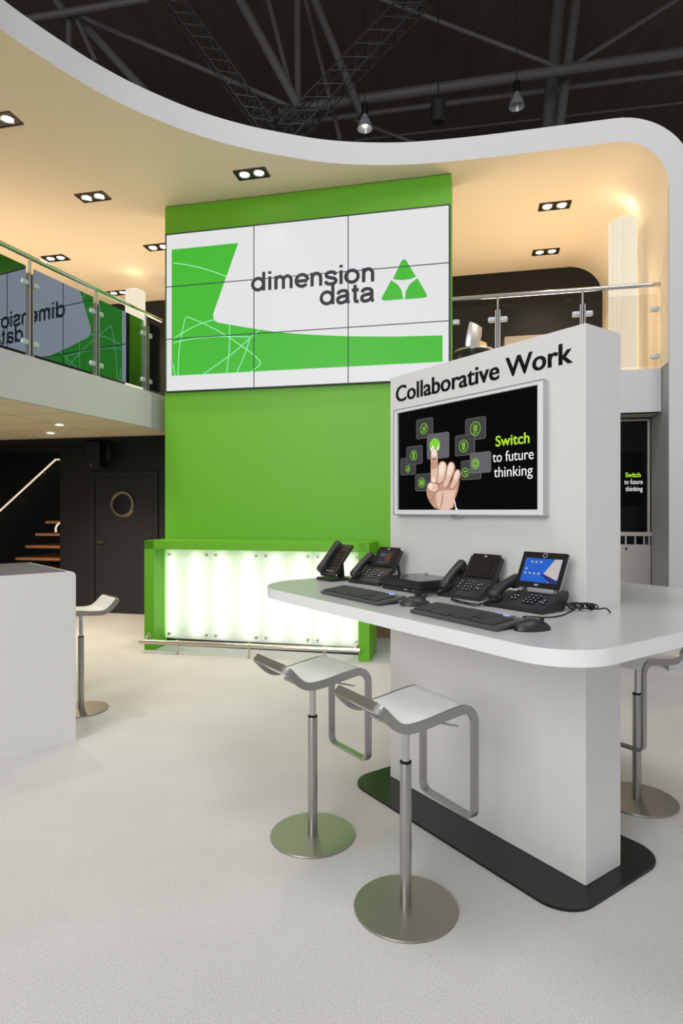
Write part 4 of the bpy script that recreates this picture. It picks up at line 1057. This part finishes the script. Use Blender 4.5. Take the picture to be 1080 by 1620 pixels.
def desk_phone(label, s, t_, rz, on):
    t = desk('desk_phone', label, 'telephone', s, t_, rz, group='black desk telephones on the kiosk table')
    low, hi = math.radians(33), math.radians(58)
    rl, rh = Matrix.Rotation(low, 3, 'X'), Matrix.Rotation(hi, 3, 'X')
    z10 = 0.020+0.10*math.tan(low); dy_ = 0.068
    prof = [(0.0, 0.004), (0.0, 0.020), (0.10, z10), (0.10+dy_, z10+dy_*math.tan(hi)), (0.10+dy_+0.022, z10+dy_*math.tan(hi)-0.012), (0.126, z10-0.012), (0.012, 0.0)]
    MB().prism(prof, -0.055, 0.130, axis='x').build('body', M['phone'], t)
    MB().prism([(-0.004, 0.004), (-0.004, 0.016), (0.10, z10-0.012), (0.145, z10+0.042), (0.16, z10+0.03), (0.126, z10-0.018), (0.012, 0.0)], -0.128, -0.052, axis='x').build('cradle', M['phone'], t)
    handset(t, -0.092, 0.004, 0.040, 0.150, 0.152, 0.012, 0.027)
    c = Vector((0.042, 0.10+dy_*0.5, z10+dy_*0.5*math.tan(hi)))
    n_ = rh @ Vector((0, 0, 1))
    MB().box(c+rh @ Vector((0, 0.012, 0.002)), (0.168, 0.128, 0.010), 0.004, rh).build('screen_bezel', M['phonegloss'], t)
    sc_ = MB().box(c+rh @ Vector((0, 0.008, 0.0078)), (0.108, 0.084, 0.0012), 0, rh).build('screen', M['dim'] if on else M['phonegloss'], t)
    if on:
        MB().box(c+rh @ Vector((0.022, 0.010, 0.0090)), (0.040, 0.050, 0.0006), 0, rh).build('screen_patch', M['dimred'], sc_)
        MB().box(c+rh @ Vector((-0.026, 0.022, 0.0090)), (0.040, 0.020, 0.0006), 0, rh).build('screen_patch', M['dimblue'], sc_)
        MB().box(c+rh @ Vector((-0.012, -0.029, 0.0090)), (0.07, 0.006, 0.0006), 0, rh).build('screen_patch', M['dimblue'], sc_)
    MB().box(c+rh @ Vector((0.0, 0.062, 0.0075)), (0.016, 0.009, 0.001), 0, rh).build('emblem', M['silver'], t)
    keypad(t, rl, Vector((0.005, 0.084, 0.020+0.084*math.tan(low))), 3, 4, 0.020, 0.019, (0.014, 0.011), ((-0.04, -0.004), (-0.04, -0.022), (0.07, -0.02), (0.085, -0.012), (0.07, -0.040), (-0.035, -0.045), (0.085, -0.045)))
    mb = MB()
    for x in (0.0, 0.095): mb.tube([(x, 0.172, 0.14), (x, 0.205, 0.004)], 0.008, 10)
    mb.box((0.047, 0.203, 0.004), (0.14, 0.016, 0.008), 0.002); mb.build('stand', M['phone'], t)
    return t
p2 = desk_phone('black desk telephone with lit screen, left of the flat black boxes', 1.225, -0.26, 0.08, True)
p3 = desk_phone('black desk telephone with dark screen, right of the flat black boxes', 0.528, -0.228, 0.05, False)
coil(p3, [(-0.094, 0.0, 0.02), (-0.12, -0.08, 0.008), (-0.17, -0.10, 0.008), (-0.20, -0.06, 0.008)])
# slim phone in a cradle at the far end
p1 = desk('cordless_phone', 'slim black telephone in a cradle at the far end of the table', 'telephone', 1.50, -0.33, 0.05)
rx = Matrix.Rotation(math.radians(50), 3, 'X'); pc = Vector((0.015, 0.070, 0.118))
MB().box((0, 0.05, 0.010), (0.15, 0.14, 0.018), 0.006).build('cradle_base', M['phone'], p1)
MB().box((0, 0.105, 0.07), (0.06, 0.02, 0.12), 0.006, Matrix.Rotation(0.1, 3, 'X')).build('support', M['phone'], p1)
MB().box(pc, (0.135, 0.235, 0.022), 0.009, rx).build('body', M['phone'], p1)
MB().box(pc+rx @ Vector((0.012, 0.0, 0.0115)), (0.090, 0.190, 0.002), 0.0, rx).build('faceplate', M['phonegloss'], p1)
keypad(p1, rx, pc+rx @ Vector((-0.012, 0.055, 0.012)), 3, 5, 0.024, 0.024, (0.018, 0.013), marks=False)
MB().box(pc+rx @ Vector((0.012, -0.085, 0.0125)), (0.07, 0.004, 0.002), 0, rx).build('trim_line', M['silver'], p1)
handset(p1, -0.048, -0.012, 0.055, 0.135, 0.218, 0.006, 0.027)
# telephone with tablet
p4 = desk('video_phone', 'desk telephone with a blue tablet screen beside the kiosk corner', 'telephone', 0.155, -0.285, 0.04)
lw = math.radians(19); rl = Matrix.Rotation(lw, 3, 'X')
MB().prism([(0.0, 0.006), (0.0, 0.018), (0.18, 0.018+0.18*math.tan(lw)), (0.19, 0.062), (0.15, 0.0), (0.006, 0.0)], -0.075, 0.145, axis='x').build('body', M['phone'], p4)
MB().prism([(0.0, 0.004), (0.0, 0.014), (0.18, 0.055), (0.19, 0.045), (0.15, 0.0), (0.006, 0.0)], -0.155, -0.072, axis='x').build('cradle', M['phone'], p4)
p4.location.z += 0.0012
handset(p4, -0.115, 0.012, 0.036, 0.195, 0.105, 0.016, 0.027)
keypad(p4, rl, Vector((0.028, 0.10, 0.0195+0.10*math.tan(lw))), 3, 4, 0.021, 0.021, (0.014, 0.012), ((-0.055, -0.02), (-0.073, -0.02), (-0.055, -0.043), (-0.073, -0.043), (0.075, -0.05), (0.09, -0.055), (0.082, -0.033)))
th_ = math.radians(64); rh = Matrix.Rotation(th_, 3, 'X'); c = Vector((0.02, 0.175, 0.158))
tab = MB().box(c, (0.222, 0.165, 0.014), 0.006, rh).build('tablet', M['phonegloss'], p4)
n0 = 0.0075
MB().box(c+rh @ Vector((0.004, -0.004, n0)), (0.182, 0.110, 0.001), 0, rh).build('tablet_screen', M['blue'], tab)
def tq(pts, m_, lift):
    mb = MB(); mb.poly([c+rh @ Vector((x, y, n0+lift)) for x, y in pts]); mb.build('screen_patch', M[m_], tab, smooth=False)
tq([(0.060, 0.051), (0.095, 0.051), (0.095, -0.040), (0.055, -0.058), (0.02, -0.02)], 'pale', 0.0009)  # reflection on the right of the tablet, drawn as a pale patch
tq([(0.010, -0.024), (0.018, -0.018), (0.095, -0.046), (0.095, -0.058), (0.06, -0.058)], 'navy', 0.0011)
mb = MB()
for (x, y) in ((-0.05, 0.033), (-0.028, 0.033), (-0.005, 0.034), (-0.07, -0.02), (-0.047, -0.02), (-0.025, -0.02), (-0.003, -0.02), (-0.07, 0.0), (0.055, 0.0)): mb.box(c+rh @ Vector((x, y, n0+0.0012)), (0.009, 0.008, 0.0005), 0, rh)
mb.build('app_icons', M['pale'], tab)
MB().lathe([(0.008, 0.0), (0.011, 0.0), (0.011, 0.002), (0.008, 0.002)], 20, (0, 0, 0), closed=True).build('camera_ring', M['silver'], tab).matrix_local = Matrix.Translation(c+rh @ Vector((0.006, 0.066, n0))) @ rh.to_4x4()
MB().box(c+rh @ Vector((0.0, -0.071, n0)), (0.02, 0.008, 0.0008), 0, rh).build('emblem', M['silver'], tab)
MB().box(c+rh @ Vector((0.0, 0, -0.009)), (0.224, 0.166, 0.006), 0.002, rh).build('tablet_back', M['silver'], tab)
mb = MB(); mb.box((0.045, 0.135, 0.075), (0.13, 0.016, 0.02), 0.004); mb.tube([(0.10, 0.14, 0.075), (0.125, 0.225, 0.012)], 0.010, 12); mb.tube([(-0.06, 0.14, 0.075), (-0.06, 0.225, 0.012)], 0.010, 12); mb.build('stand', M['silver'], p4)
coil(p4, [(-0.115, 0.005, 0.02), (-0.15, -0.045, 0.008), (-0.24, -0.05, 0.010), (-0.31, -0.03, 0.012)], 0.0055)
# cables
cbl = desk('cable_bundle', 'tangled black cable bundle beside the video telephone', 'cable', -0.028, -0.07, 0.0)
base = Vector((0, 0, 0))
mb = MB(); pts = []
for i in range(90):
    a = i*0.72; pts.append(Vector((0.045*math.sin(a*0.37)+0.016*math.cos(a*2.1), 0.022*math.cos(a*0.9)+0.030*math.sin(a*0.37), 0.008+0.034*abs(math.sin(a*0.63)))))
mb.tube(spline(pts, 3), 0.0032, 6)
mb.build('tangle', M['rubber'], cbl)
mb = MB(); mb.tube(spline([(0.05, 0.05, 0.012), (0.085, 0.075, 0.02), (0.10, 0.085, 0.008), (0.12, 0.06, 0.006)], 8), 0.004, 8); mb.tube(spline([(-0.03, -0.02, 0.008), (0.0, -0.12, 0.004), (0.03, -0.22, 0.004), (0.02, -0.32, 0.004), (-0.05, -0.395, 0.006), (-0.02, -0.42, 0.004)], 10), 0.0035, 8)
mb.build('lead', M['rubber'], cbl)
cbl.scale = (0.8, 0.8, 0.8)
MB().box((0.035, 0.03, 0.026), (0.02, 0.012, 0.012), 0.003, Matrix.Rotation(0.5, 3, 'Z')).build('plug', M['rubber'], cbl)
